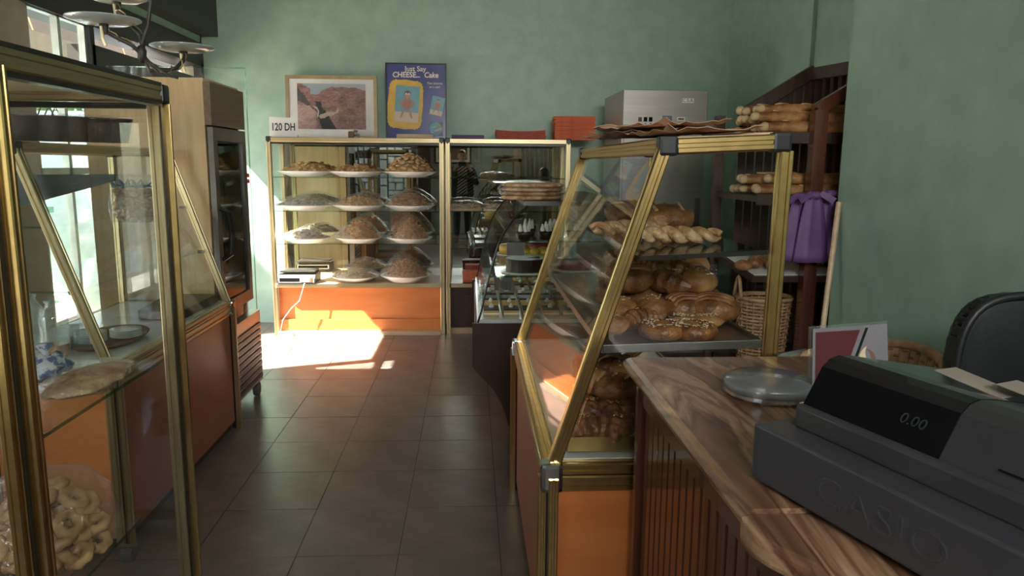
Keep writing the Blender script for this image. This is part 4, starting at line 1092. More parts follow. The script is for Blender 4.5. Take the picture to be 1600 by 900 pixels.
def bread(kind, name, label, cat, loc, rz=0.0, tilt=0.0, sc=1.0, group=None):
    if kind not in PROT: proto(kind)
    p = PROT[kind]
    if kind not in used:
        o = p; used.add(kind); o.name = name; o.location = loc; o.rotation_euler = (tilt, 0, rz)
    else:
        o = clone(p, loc, (tilt, 0, rz)); o.name = name
    o.scale = (sc, sc, sc); o['label'] = label; o['category'] = cat
    if group: o['group'] = group
    elif 'group' in o: del o['group']
    return o


TT = TZ + .012
# (pixel x, pixel y of base, depth Y, kind, name, label, rz, scale)
tray_items = [
    (1034, 533, 1.955, 'sesame_ring', 'bread_ring', 'seeded bread ring at the front of the tray, left one', 0, 1.0),
    (1083, 530, 1.95, 'sesame_ring', 'bread_ring', 'seeded bread ring at the front of the tray, right one', 1, 1.0),
    (1086, 518, 2.06, 'seeded_roll', 'seeded_roll', 'long pale seeded roll lying behind the two bread rings', .05, .85),
    (958, 527, 2.0, 'bun', 'bun', 'small bun at the front left of the tray beside the slanted bar', .4, .8),
    (998, 515, 2.08, 'croissant', 'croissant', 'pale croissant left of the bread rings on the tray', .5, .95),
    (1020, 500, 2.19, 'bun', 'bun', 'round seeded bun behind the bread rings on the tray', 1.2, 1.05),
    (970, 500, 2.20, 'bun', 'bun', 'dark round bun behind the small front left bun', 2.0, 1.0),
    (1068, 498, 2.19, 'shell_bun', 'shell_bun', 'ridged shell bun in the middle of the tray heap', .3, 1.05),
    (1115, 500, 2.16, 'shell_bun', 'shell_bun', 'ridged shell bun at the right end of the tray heap', -.3, 1.12),
]
for px, py, Y, kind, nm, lab, rz, sc in tray_items:
    q = P(px, py, Y=Y); bread(kind, nm, lab, 'bread', (q.x, Y, TT), rz, 0, sc)
heap = [(970, 452, 2.36), (1012, 450, 2.35), (1052, 452, 2.36), (1098, 455, 2.34), (960, 440, 2.5), (1000, 438, 2.5), (1042, 436, 2.52), (1082, 436, 2.5), (975, 425, 2.65), (1015, 422, 2.66), (1055, 422, 2.66), (950, 425, 2.8), (990, 415, 2.8), (1030, 413, 2.8)]
for k, (px, py, Y) in enumerate(heap):
    q = P(px, py, Y=Y); lay = TT + .0
    kind = ('roll', 'bun', 'shell_bun', 'croissant')[k % 4]
    bread(kind, {'roll': 'bread_roll', 'bun': 'bun', 'shell_bun': 'shell_bun', 'croissant': 'croissant'}[kind], 'dark golden %s in the heap at the back of the tray' % {'roll': 'scored roll', 'bun': 'seeded bun', 'shell_bun': 'ridged bun', 'croissant': 'croissant'}[kind], 'bread', (q.x, Y, lay), k * 1.3, 0, 1.15, 'breads at the back of the tray')
for k, (px, py, Y, dz) in enumerate([(985, 0, 2.28, .068), (1040, 0, 2.27, .072), (1088, 0, 2.26, .074), (975, 0, 2.42, .075), (1015, 0, 2.43, .078), (1060, 0, 2.43, .078), (1085, 0, 2.55, .075), (990, 0, 2.58, .078), (1030, 0, 2.58, .078), (1002, 0, 2.47, .145), (1045, 0, 2.5, .148), (1022, 0, 2.65, .146), (970, 0, 2.7, .08), (1005, 0, 2.74, .08)]):
    q = P(px, 430, Y=Y); kind = ('shell_bun', 'croissant', 'bun', 'roll')[k % 4]
    bread(kind, {'roll': 'bread_roll', 'bun': 'bun', 'shell_bun': 'shell_bun', 'croissant': 'croissant'}[kind], 'dark golden %s piled on the upper layer of the tray heap' % {'roll': 'scored roll', 'bun': 'seeded bun', 'shell_bun': 'ridged bun', 'croissant': 'croissant'}[kind], 'bread', (q.x, Y, TT + dz), k * 1.7 + .4, random.uniform(-.25, .25), 1.15, 'breads on the upper layer of the tray heap')
# upper shelf
sz = SZ + .014
q = P(1045, 385, Y=2.15)
bread('twist', 'twisted_loaf', 'long twisted pale loaf at the front of the smoked glass shelf', 'bread', (q.x + .005, 2.12, sz), -.12, 0, .66)
bread('twist', 'twisted_loaf', 'twisted pale loaf behind the front one, pointing at the curved case', 'bread', (P(985, 372, Y=2.34).x, 2.36, sz), .3, 0, .66)
bread('round_loaf', 'round_loaf', 'dark round loaf behind the twisted loaf on the smoked shelf', 'bread', (P(1038, 350, Y=2.52).x, 2.52, sz), .2, 0, .95)
bread('round_loaf', 'round_loaf', 'dark round loaf farther back at left on the smoked shelf', 'bread', (P(975, 350, Y=2.75).x + .02, 2.78, sz), .9, 0, .9)
# lower deck: rolls and croissants seen under the tray
dk = .735 + .006
low = [(925, 705, 1.97), (968, 700, 1.98), (950, 690, 2.1), (912, 690, 2.12), (985, 690, 2.1)]
for k, (px, py, Y) in enumerate(low):
    q = P(px, py, Y=Y); bread('croissant', 'croissant', 'croissant on the bottom deck of the slanted case, ' + ['front left one', 'front middle one', 'second row middle one', 'second row left one', 'right end one'][k], 'bread', (q.x, Y, dk), .2 + k * .7, 0, 1.1, 'croissants at the front of the bottom deck')
for k, (px, Y, dz) in enumerate([(905, 2.25, 0), (945, 2.26, 0), (985, 2.28, 0), (960, 2.16, .055), (925, 2.2, .06), (975, 2.24, .07), (935, 2.34, .075), (965, 2.4, 0), (930, 2.45, 0), (950, 2.36, .15), (920, 2.6, 0), (960, 2.62, 0), (940, 2.55, .075), (930, 2.8, 0), (975, 2.85, 0)]):
    q = P(px, 640, Y=Y); kind = ('bun', 'round_loaf')[k in (3, 6, 9)]
    bread(kind, 'bun' if kind == 'bun' else 'round_loaf', 'brown bun piled on the bottom deck below the tray' if kind == 'bun' else ('crusty round loaf on the bottom deck below the tray, %s one' % {3: 'front', 6: 'middle', 9: 'upper'}[k]), 'bread', (q.x, Y, dk + dz), k * .9, 0, 1.2 if kind == 'bun' else .78, 'buns on the bottom deck' if kind == 'bun' else None)

# paper on the right case
PZ = lambda u: RC['zt'] + .04 * u + .005
for k, (x, y, w_, d_, rz) in enumerate(((.60, 2.05, .26, .36, .1), (.58, 2.45, .28, .5, -.08), (.56, 2.72, .24, .42, .2), (.60, 2.95, .26, .3, -.2), (.585, 2.3, .22, .4, .3), (.57, 2.6, .25, .36, -.3))):
    b_ = MB(); N = 10; vs = []
    for j in range(N + 1):
        for i in range(N + 1):
            u, v = i / N - .5, j / N - .5; e = max(abs(u), abs(v)) * 2
            vs.append((u * w_, v * d_, .006 + .022 * max(0, noise.noise(Vector((u * 4 + k, v * 5, k * 3)))) * e + .012 * (e > .9) * random.random()))
    b_.add(vs, [(j * (N + 1) + i, j * (N + 1) + i + 1, (j + 1) * (N + 1) + i + 1, (j + 1) * (N + 1) + i) for j in range(N) for i in range(N)])
    o = b_.build('wrapping_paper', 'paper_kraft' if k != 1 else 'kraft_dark'); o.modifiers.new('thickness', 'SOLIDIFY').thickness = .0012
    o.location = (x, y, PZ(.4) + .005 + k * .007); o.rotation_euler = (0, -.04, rz)
    tag(o, 'crumpled brown wrapping paper on the slanted bread case, ' + ['sheet nearest the front', '', 'third sheet from the front', 'sheet at the far end', 'sheet lying over the nearest one', 'topmost sheet'][k] if k != 1 else 'dark brown paper sheet among the wrapping paper on the slanted case', 'paper', 'wrapping paper sheets on the slanted case' if k != 1 else None)
a = P(1103, 222, Y=2.0); c = P(1225, 210, Y=2.0)
tag(MB().slab([(a.x, 1.94, PZ(.45) + .003), (.785, 1.93, PZ(.58) + .003), (.785, 2.02, PZ(.58) + .006), (a.x, 2.04, PZ(.45) + .006)], .004).build('thin_card', 'paper_kraft'), 'thin flat card lying at the right end of the slanted case top', 'card')

# ------------------------------------------------------------------ left case contents
tz = 1.565 + .006
xs = [(42, 2.80), (88, 2.85), (122, 2.90), (155, 2.95), (186, 3.0)]
for k, (px, Y) in enumerate(xs):
    q = P(px, 228, Y=Y)
    t = thing('chocolate_tub', 'dark chocolate cake tub wrapped in clear film on the left case, %s from the left' % ['first', 'second', 'third', 'fourth', 'fifth'][k], 'tub', (q.x - .02, Y + .02, tz))
    MB().lathe([(0, 0), (.045, 0), (.062, .085), (.066, .09), (.058, .092), (0, .088)], 18).build('tub', 'chocolate', t, world=False, smooth=True)
    wb_ = lambda a, z, k=k: 1 + .04 * noise.noise(Vector((math.cos(a) * 3, math.sin(a) * 3, z * 30 + k)))
    MB().lathe([(.056, .001), (.060, .03), (.068, .085), (.066, .098), (.02, .104), (0, .105)], 20, wob=wb_).build('plastic_wrap', 'tub_film', t, world=False, smooth=True)
# biscuit bags on the upper glass shelf
for k, (px, Y) in enumerate(((190, 3.02), (206, 2.98), (226, 3.0))):
    q = P(px, 327, Y=Y)
    t = thing('biscuit_bag', 'clear bag of pale biscuits tied with blue ribbon, %s of three' % ['left one', 'middle one', 'right one'][k], 'bag', (q.x, Y, 1.264))
    b_ = MB()
    for g in range(26): bit(b_, (random.uniform(-.022, .022), random.uniform(-.02, .02), .012 + .115 * g / 26), 'round', .016)
    tag(b_.build('biscuits', 'cookie_pale', t, world=False, smooth=True), kind='stuff')
    wb_ = lambda a, z: 1 + .07 * noise.noise(Vector((math.cos(a) * 3, math.sin(a) * 3, z * 20)))
    MB().lathe([(0, .001), (.040, .002), (.046, .05), (.042, .12), (.014, .142), (.02, .155), (.046, .185)], 18, wob=wb_).build('plastic_bag', 'bag', t, world=False, smooth=True)
    rb_ = MB().tube([(.016 * math.cos(a), .016 * math.sin(a), .142) for a in [i * PI / 5 for i in range(10)]], .004, 5, True)
    for a in (0, 2.1, 4.2): rb_.tube([(.016 * math.cos(a), .016 * math.sin(a), .142), (.045 * math.cos(a), .045 * math.sin(a), .165), (.05 * math.cos(a + .5), .05 * math.sin(a + .5), .135), (.018 * math.cos(a + .3), .018 * math.sin(a + .3), .142)], .004, 5)
    rb_.build('ribbon', 'ribbon_blue', t, world=False)
DZ = .735 + .006
q = P(88, 540, Y=2.93)
for k, (px, Y, lv, lab) in enumerate(((88, 2.93, .05, 'large clear glass jar with amber liquid at the near end of the left case'), (52, 3.05, .0, 'empty clear glass jar partly behind the corner post in the left case'))):
    q = P(px, 545, Y=Y); t = thing('glass_jar', lab, 'jar', (q.x, Y, DZ))
    MB().lathe([(0, .002), (.048, .002), (.05, .01), (.05, .15), (.046, .17), (.028, .195), (.022, .215), (.026, .218)], 24).build('glass_body', 'jar_glass', t, world=False, smooth=True)
    MB().lathe([(.029, .214), (.029, .222), (.012, .226), (.012, .24), (0, .242)], 16).build('stopper', 'jar_glass', t, world=False, smooth=True)
    if lv: MB().lathe([(0, .005), (.045, .005), (.047, .012), (.047, lv), (0, lv)], 24).build('liquid', 'liquid', t, world=False)
q = P(165, 515, Y=3.16)
sx_, sy_ = q.x, 3.18
t = thing('serving_tray', 'dark oval serving tray with saucers in the left case', 'tray', (sx_, sy_, DZ))
MB().lathe([(0, 0), (.15, 0), (.18, .022), (.175, .026), (.148, .006), (0, .006)], 28, (0, 0, 0), .8, 1.25).build('tray', 'kraft_dark', t, world=False, smooth=True)
sauc = None
for s_, (dx, dy, n) in enumerate(((-.045, -.06, 6), (.055, .04, 5))):
    for k in range(n):
        if sauc is None:
            sauc = MB().lathe([(0, 0), (.035, 0), (.062, .007), (.064, .0085), (.035, .003), (0, .003)], 22).build('saucer', 'porcelain', smooth=True); o = sauc
        else:
            o = sauc.copy(); COL.objects.link(o)
        o.location = (sx_ + dx, sy_ + dy, DZ + .008 + k * .0072)
        tag(o, 'white saucer in the %s stack on the dark tray, %s' % (('nearer', 'farther')[s_], place_word(k, n)), 'saucer', '%s stack of saucers' % ('nearer', 'farther')[s_])
for k in range(4):
    o = sauc.copy(); COL.objects.link(o); o.scale = (1.2, 1.2, 1.2); o.location = (P(118, 520, Y=3.25).x - .02, 3.3, DZ + .001 + k * .0087)
    o['label'] = 'white plate in the low stack behind the amber jar'; o['group'] = 'low stack of plates'; o['category'] = 'plate'
for k, (px, Y) in enumerate(((112, 3.06), (128, 3.02))):
    q = P(px, 525, Y=Y)
    tag(MB().lathe([(0, .001), (.026, .001), (.031, .095), (.029, .095), (.025, .008), (0, .008)], 18, (q.x, Y, DZ)).build('drinking_glass', 'clear_plastic', smooth=True), 'clear drinking glass between amber jar and saucers, %s one' % ('left', 'right')[k], 'glass')
q = P(283, 480, Y=3.75)
tag(MB().slab([(-1.62, 3.62, DZ + .025), (-1.40, 3.55, DZ + .025), (-1.39, 4.08, DZ + .025), (-1.66, 4.08, DZ + .025)], .045).build('chocolate_slab', 'brown_board', bevel=.006), 'long flat dark brown slab at the far end of the left case', 'cake')

# near tall case contents
bz = .939
t = thing('flowered_bag', 'blue and white wrapped bag on the middle shelf of the nearest glass case', 'bag', (P(74, 592, Z=bz).x, P(74, 592, Z=bz).y, bz))
t.scale = (.55, .6, .62)
MB().ell((0, 0, .05), .09, .10, .055, 20, 12, .5, 13, 5, flat=.9).build('bag_body', mat('blue_white', (0.12, 0.18, 0.32), .5, c2=(0.62, 0.64, 0.66), scale=30, lo=.42, hi=.52), t, world=False, smooth=True)
MB().lathe([(.03, .09), (.012, .115), (.035, .15)], 12, wob=lambda a, z: 1 + .2 * math.sin(5 * a)).build('bag_neck', MATS['blue_white'], t, world=False, smooth=True)
t = thing('wrapped_bread', 'flat beige bread in clear wrap on the middle shelf of the nearest case', 'bread', (P(140, 605, Z=bz).x, P(140, 605, Z=bz).y, bz))
MB().ell((0, 0, .022), .075, .15, .022, 20, 10, .25, 10, 2, flat=.9).build('crust', 'bread_pale', t, world=False, smooth=True)
MB().ell((0, 0, .026), .083, .16, .026, 22, 10, .3, 16, 7, flat=.95).build('plastic_wrap', 'bag', t, world=False, smooth=True)
cz = .554
BX, BY = -1.035, 1.735
t = thing('cookie_bag', 'large clear plastic bag full of cookies on the bottom shelf of the nearest case', 'bag', (BX, BY, cz))
wb_ = lambda a, z: 1 + .09 * noise.noise(Vector((math.cos(a) * 2.2, math.sin(a) * 2.2, z * 9)))
MB().lathe([(0, .001), (.125, .001), (.152, .03), (.156, .08), (.148, .14), (.115, .185), (.05, .205), (0, .208)], 34, wob=wb_).build('plastic_bag', 'bag', t, world=False, smooth=True)
ckp = None
for k in range(70):
    lay = 0 if k < 28 else 1 if k < 50 else 2 if k < 64 else 3
    n_in = (28, 22, 14, 6)[lay]; i = k - (0, 28, 50, 64)[lay]; R_ = (.122, .122, .105, .075)[lay]
    q = math.sqrt((i + .5) / n_in); a = i * 2.4 + lay
    if ckp is None:
        v = []; N = 14
        b_ = MB(); b_.tube([(.024 * math.cos(2 * PI * g / N), .024 * math.sin(2 * PI * g / N), .011) for g in range(N)], [.0150 if g % 2 else .0105 for g in range(N)], 8, True)
        ckp = b_.build('cookie', 'cookie', smooth=True); o = ckp
    else:
        o = ckp.copy(); COL.objects.link(o)
    o.location = (BX + R_ * q * math.cos(a), BY + R_ * q * math.sin(a), cz + .008 + lay * .041 + random.uniform(0, .012)); o.rotation_euler = (random.uniform(-.9, .9), random.uniform(-.9, .9), 0)
    tag(o, 'pale brown ring cookie inside the large plastic bag on the bottom shelf', 'cookie', 'cookies in the large plastic bag')

# ------------------------------------------------------------------ bread rack in the right corner
rk = thing('bread_rack', 'dark wooden slatted bread rack in the right corner holding baguettes', 'rack', (1.85, 4.0, 0))
RX0, RX1, RY0, RY1 = 1.42, 2.18, 3.62, 4.30
# back: sloping handrail over upright slats
pa, pb = P(1156, 182, Y=RY1), P(1258, 117, Y=RY1)
MB().bar((pa.x, RY1, pa.z), (pb.x + .05, RY1, pb.z + .02), .06, .07, (0, 1, 0), ribs=False).build('top_rail', 'dark_wood', rk)
n_ = 8
for k in range(n_):
    x = pa.x + .02 + (pb.x - pa.x) * k / (n_ - 1); z = pa.z + (pb.z - pa.z) * k / (n_ - 1)
    MB().box(x - .022, x + .022, RY1 - .012, RY1 + .012, .05, z - .02).build('slat', 'dark_wood', rk)
# right side: closely set uprights under a second sloping rail
pc, pd = P(1258, 120, Y=RY1), P(1326, 108, Y=3.9)
MB().bar((pb.x + .04, RY1, pb.z), (2.12, 3.62, 2.02), .06, .07, (1, 0, 0), ribs=False).build('top_rail', 'dark_wood', rk)
for k in range(12):
    u = k / 11; MB().box(pb.x + .04 + (2.12 - pb.x - .04) * u - .014, pb.x + .04 + (2.12 - pb.x - .04) * u + .014, RY1 + (3.62 - RY1) * u - .02, RY1 + (3.62 - RY1) * u + .02, .05, pb.z - .03 + (2.02 - pb.z) * u).build('slat', 'dark_wood', rk)
# front post with arm
pe = P(1283, 172, Y=3.60)
MB().box(pe.x - .035, pe.x + .03, 3.58, 3.64, 0, pe.z).build('front_post', 'mahogany', rk)
pf_ = P(1326, 142, Y=3.56)
MB().bar((pe.x - .02, 3.61, pe.z), (pf_.x + .1, 3.62, pf_.z + .05), .05, .06, (0, 1, 0), ribs=False).build('arm_rail', 'mahogany', rk)
MB().box(RX0 - .02, RX0 + .03, RY1 - .05, RY1, 0, pa.z).build('rear_post', 'dark_wood', rk)
MB().box(1.90, 1.94, 3.58, 3.64, 0, 1.55).build('front_post', 'dark_wood', rk)
zs_ = [P(1150, 212, Y=3.9).z, P(1150, 303, Y=3.9).z, P(1150, 408, Y=3.9).z]
for z in zs_[:2]:
    s = MB().box(RX0, 1.98, RY0 + .03, RY1 - .03, z - .03, z).build('shelf', 'dark_wood', rk)
    MB().box(RX0, 1.98, RY0 + .012, RY0 + .03, z - .045, z + .01).build('shelf_lip', 'dark_wood', s)
s = MB().slab([(RX0, RY0 + .02, zs_[2] - .06), (1.98, RY0 + .02, zs_[2] - .06), (1.98, RY1 - .02, zs_[2]), (RX0, RY1 - .02, zs_[2])], .03).build('shelf', 'dark_wood', rk)
MB().slab([(RX0 + .02, RY0 + .04, zs_[2] - .04), (1.9, RY0 + .04, zs_[2] - .04), (1.9, RY1 - .05, zs_[2] + .018), (RX0 + .02, RY1 - .05, zs_[2] + .018)], .004).build('shelf_paper', 'paper_white', s)
MB().box(RX0, 1.98, RY0 + .03, RY1 - .03, .42, .45).build('shelf', 'dark_wood', rk)
bg = thing('baguette', None, None)
ps = [(.34 * (i / 12 - .5) * 2 * .95, .006 * math.sin(i), .03) for i in range(13)]
MB().tube(ps, [.012 + .019 * math.sin(PI * max(.04, min(.96, i / 12))) ** .45 for i in range(13)], 10).build('crust', 'bread', bg, world=False, smooth=True)
for k in range(4): MB().ell((-.2 + k * .13, -.004, .059), .045, .008, .005, 8, 5, 0, 1, 0, Matrix.Rotation(.35, 4, 'Z')).build('score', 'bread_pale', bg, world=False, smooth=True)
MB().ell((-.318, 0, .03), .026, .022, .022, 10, 7).build('tip', 'baguette_tip', bg, world=False, smooth=True)
k = 0
for sh_i, (rows_, zb_, lab, grp) in enumerate((((5, 5, 4), zs_[0], 'long baguette on the top rack shelf', 'baguettes on the top shelf of the rack'), ((5, 4), zs_[1], 'baguette on the second rack shelf', 'baguettes on the second shelf of the rack'))):
    for lay, n in enumerate(rows_):
        for i in range(n):
            loc = (1.425 + .335 + random.uniform(-.055, .05) + (.02 * lay), 3.70 + i * .068 + lay * .034, zb_ + .001 + lay * .05)
            o = bg if k == 0 else clone(bg)
            o.location = loc; o.rotation_euler = (0, random.uniform(-.015, .02), random.uniform(-.09, .09)); g_ = random.uniform(.9, 1.12); o.scale = (random.uniform(.9, 1.05), g_, g_); k += 1
            tag(o, lab + ', %s layer, %s' % (['lower', 'second', 'upper'][lay], ['nearest', 'second from front', 'third from front', 'fourth from front', 'farthest'][i]), 'bread', grp)
zq = zs_[2]
rl = PROT['bun']
for i, (px, Y) in enumerate(((1162, 3.72), (1180, 3.78), (1195, 3.85), (1210, 3.74), (1188, 3.95))):
    q = P(px, 400, Y=Y); o = clone(rl, (q.x, Y, zq - .06 + (Y - RY0) * .09 + .026), i * .8); o.name = 'bun'; o.scale = (.8, .8, .8)
    tag(o, 'small bun on the paper covered rack shelf, ' + ['leftmost', 'second from left', 'fourth from left', 'rightmost', 'rear middle one'][i], 'bread', 'buns on the sloping rack shelf'); o['category'] = 'bread'
dsc = MB().lathe([(0, 0), (.10, 0), (.125, .010), (.128, .016), (.10, .026), (0, .028)], 24).build('flat_round_bread', 'bread', smooth=True)
for i in range(9):
    o = dsc if i == 0 else dsc.copy()
    if i: COL.objects.link(o)
    o.location = (1.70 + i * .027 + .012 * (i > 4), 3.86 - .004 * i, zq + .1); o.rotation_euler = (.1, PI / 2 - .38, 0)
    tag(o, 'flat round bread standing on edge behind the purple bags, ' + ['leftmost', 'second from left', 'third from left', 'fourth from left', 'middle one', 'fourth from right', 'third from right', 'second from right', 'rightmost'][i], 'bread', 'row of flat round breads on the rack')
# wicker basket
q = P(1190, 520, Y=3.75)
bk = thing('wicker_basket', 'tall woven wicker basket on the lower shelf of the dark rack', 'basket', (q.x + .03, 3.82, .451))
H_ = .36
for i in range(22):
    a = 2 * PI * i / 22; MB().tube([(.115 * math.cos(a), .10 * math.sin(a), 0), (.14 * math.cos(a), .125 * math.sin(a), H_)], .0045, 5).build('stake', 'wicker', bk, world=False)
for j in range(20):
    z = .012 + j * H_ / 20; q_ = 1 + .22 * z / H_
    MB().tube([((.115 + .006 * (1 if (i + j) % 2 else -1)) * q_ * math.cos(2 * PI * i / 22), (.10 + .006 * (1 if (i + j) % 2 else -1)) * q_ * math.sin(2 * PI * i / 22), z) for i in range(22)], .007, 5, True).build('weave', 'wicker', bk, world=False, smooth=True)
MB().tube([(.145 * math.cos(2 * PI * i / 24), .13 * math.sin(2 * PI * i / 24), H_) for i in range(24)], .011, 7, True).build('rim', 'wicker', bk, world=False, smooth=True)
MB().tube([(-.145 + .0 * i, -.05 + .1 * i / 8, H_ + .11 * math.sin(PI * i / 8)) for i in range(9)], .010, 7).build('handle', 'wicker', bk, world=False, smooth=True)
MB().lathe([(0, .002), (.112, .002), (.112, .008), (0, .008)], 22, (0, 0, 0), 1, .87).build('bottom', 'wicker', bk, world=False)
# purple bags hung on the front posts
for k, (px, py, pw_, ph_, Y, lab, z_) in enumerate(((1252, 310, 56, 100, 3.55, 'purple carrier bag hanging from the rack by its knot, left one', 0), (1272, 308, 56, 104, 3.50, 'purple carrier bag hanging in front of the others on the rack', 1), (1295, 306, 38, 100, 3.545, 'purple carrier bag hanging at the right against the wall', 2))):
    c = P(px, py, Y=Y); w_ = pw_ * Y / F; h_ = ph_ * Y / F
    t = thing('carrier_bag', lab, 'bag', (c.x, Y, c.z))
    b_ = MB(); N = 18; M_ = 10; v = []
    for j in range(M_ + 1):
        u = j / M_; wd = w_ * (.42 + .62 * u ** .7) / 2; dp = .012 + .018 * u
        for i in range(N):
            a = 2 * PI * i / N; fl_ = 1 + .12 * math.sin(i * 2.2 + k) * (1 - .5 * u)
            v.append((wd * math.cos(a) * (1 + .06 * math.sin(a * 3 + k)), dp * math.sin(a) * fl_ + .006 * math.sin(i * 1.9), -h_ * u))
    b_.add(v, [(j * N + i, j * N + (i + 1) % N, (j + 1) * N + (i + 1) % N, (j + 1) * N + i) for j in range(M_) for i in range(N)] + [tuple(range(N)), tuple(M_ * N + i for i in range(N))])
    b_.build('bag_body', 'purple', t, world=False, smooth=True)
    MB().ell((0, -.006, .008), .034, .022, .022, 12, 8, .5, 14, k).build('knot', 'purple', t, world=False, smooth=True)
    for s_ in (-1, 1):
        MB().slab([(s_ * .01, -.02, .01), (s_ * .075, -.036, -.03), (s_ * .095, -.036, -.005), (s_ * .03, -.02, .03)], .004).build('bow_loop', 'purple', t, world=False)
# leaning pole
a, c = P(1311, 316, Y=3.44), P(1284, 525, Y=3.30)
d_ = (c - a); f0 = a + d_ * ((0.0 - a.z) / d_.z) if abs(d_.z) > 1e-6 else c
tag(MB().tube([f0 + Vector((0, 0, .002)), a], .013, 10).build('wooden_pole', 'pale_wood'), 'light wooden pole leaning on the wall corner beside the purple bags', 'pole')

# ------------------------------------------------------------------ counter
CZ = 1.01
ct = thing('sales_counter', 'red brown panelled counter base under the veined stone top', 'counter', (.8, 1.2, 0))
MB().box(.455, 1.04, .05, 1.80, 0, CZ - .036).build('carcass', 'mahogany', ct)
k = 0; y = 1.755
while y > .62:
    MB().box(.432, .4545, y - .044, y - .0035, .02, CZ - .10).build('plank', 'mahogany', ct, bevel=.004); y -= .0465
MB().box(.425, .456, .05, 1.80, CZ - .10, CZ - .036).build('frieze', 'mahogany', ct)
MB().box(.418, .46, 1.76, 1.80, 0, CZ - .036).build('corner_post', 'mahogany', ct, bevel=.008)
MB().box(.436, 1.02, 1.8005, 1.812, .02, CZ - .05).build('end_panel', 'mahogany', ct)


def slab_top(x0, x1, y0, y1, z, th, r=.017):
    pr = [(x0 + r, z), (x0 + r * .3, z - r * .3), (x0, z - r), (x0, z - th + r), (x0 + r * .3, z - th + r * .3), (x0 + r, z - th), (x1, z - th), (x1, z)]
    return MB().prism(pr, y0, y1)


st = slab_top(.392, 1.06, .985, 1.838, CZ, .036).build('stone_top', 'stone'); tag(st, 'long brown veined stone slab forming the far part of the counter top', 'worktop')
b_ = slab_top(0, 1, 0, 1, 0, .01); pr = []
x0, x1, y0, y1 = .382, 1.07, .02, .982
poly = [(x0 + .07, y1)] ; poly = [(x0 + .012, y1), (x1, y1), (x1, y0), (x0 + .10, y0), (x0 + .095, .5), (x0 + .08, .72), (x0 + .045, .84), (x0 + .012, .89), (x0 + .0, .92), (x0 - .004, .95), (x0 + .002, .972)]
b_ = MB().prism(poly, CZ - .040, CZ - .004, 'Z'); o = b_.build('stone_top', 'stone', bevel=.009); tag(o, 'nearer brown veined stone slab with a curved front edge under the cash register', 'worktop')

# cash register
rg = thing('cash_register', 'large dark grey cash register with a black display on the counter', 'cash register', (.440, 1.082, CZ + .001), math.atan2(-.95, .311))
L_ = .46
MB().box(0, L_, 0, .44, .006, .094).build('drawer', 'register_grey', rg, world=False, bevel=.004)
for x in (.03, L_ - .03):
    for y in (.03, .41): MB().tube([(x, y, -.001), (x, y, .007)], .012, 10).build('foot', 'black_plastic', rg, world=False)
text('CASIO', 'embossed_lettering', 'emboss', rg, (.238, -.0006, .046), .056, ext=.0004, sx=1.3)
text('CASIO', 'embossed_lettering', 'register_grey', rg, (.2384, -.0010, .0458), .056, ext=.0004, sx=1.3, bold=-.0012)
MB().prism([(.05, .094), (.05, .126), (.057, .130), (.40, .130), (.40, .094)], .032, L_, 'X').build('lower_housing', 'register_mid', rg, world=False, bevel=.003)
hs = [(.061, .130), (.077, .158), (.093, .186), (.107, .197), (.125, .201), (.155, .197), (.36, .156), (.39, .130)]
MB().prism(hs, .036, .268, 'X').build('display_window', 'register_black', rg, world=False)
MB().prism([(a + .001, b - .001 * (b > .13)) for a, b in hs], .2685, L_, 'X').build('printer_cover', 'register_mid', rg, world=False)
for a_, b_x in ((.34, .40),):
    MB().slab([(a_, .0675, .143), (b_x, .0675, .143), (b_x, .0685, .145), (a_, .0685, .145)], .001).build('cover_mark', 'register_black', rg, world=False)
tl = math.atan2(.028, .016)
text('0.00', 'digits', 'digit', rg, (.215, .0765, .1595), .021, rot=(tl, 0, 0), ext=.0002, shear=.1, sx=1.1)
for k in range(4):
    o = MB().slab([(-.05, -.022, 0), (.05, -.022, 0), (.05, .022, .0), (-.05, .022, 0)], .0012).build('receipt', 'paper_grey')
    M_ = Matrix.Rotation(math.atan2(-.95, .311), 4, 'Z'); q = M_ @ Vector((.20 + k * .085, .20 + .012 * k, 0))
    o.location = (.447 + q.x, 1.082 + q.y, CZ + .001 + .196 + .006 * k - .0085 * k * .35); o.rotation_euler = (-.2 * 0, .12, math.atan2(-.95, .311) + .06 * k)
    tag(o, 'paper slip lying on the back of the cash register, %s from the display' % ['first', 'second', 'third', 'fourth'][k], 'paper')
# card in a clear stand
cs_ = thing('card_stand', 'clear plastic stand with a maroon and grey card behind the cash register', 'card stand', (.80, 1.47, CZ))
cs_.rotation_euler = (0, 0, .05)
MB().slab([(-.09, 0, .002), (.09, 0, .002), (.082, .02, .168), (-.09, .02, .158)], .008).build('clear_holder', 'clear_plastic', cs_, world=False)
MB().box(-.09, .09, -.03, .05, .001, .004).build('stand_foot', 'clear_plastic', cs_, world=False)
def on(u, z): return (u, .12 * z - .0052 - .002 + .0006, z)
MB().slab([on(-.086, .006), on(.086, .006), on(.078, .164), on(-.086, .155)], .0016).build('card', 'card_grey', cs_, world=False)
MB().slab([tuple(Vector(on(*p)) + Vector((0, -.0012, 0))) for p in ((-.080, .006), (-.035, .006), (.018, .152), (-.080, .148))], .0008).build('maroon_print', 'maroon', cs_, world=False)
MB().slab([tuple(Vector(on(*p)) + Vector((0, -.0012, 0))) for p in ((-.026, .006), (-.020, .006), (.036, .156), (.030, .156))], .0008).build('stripe_print', 'register_black', cs_, world=False)
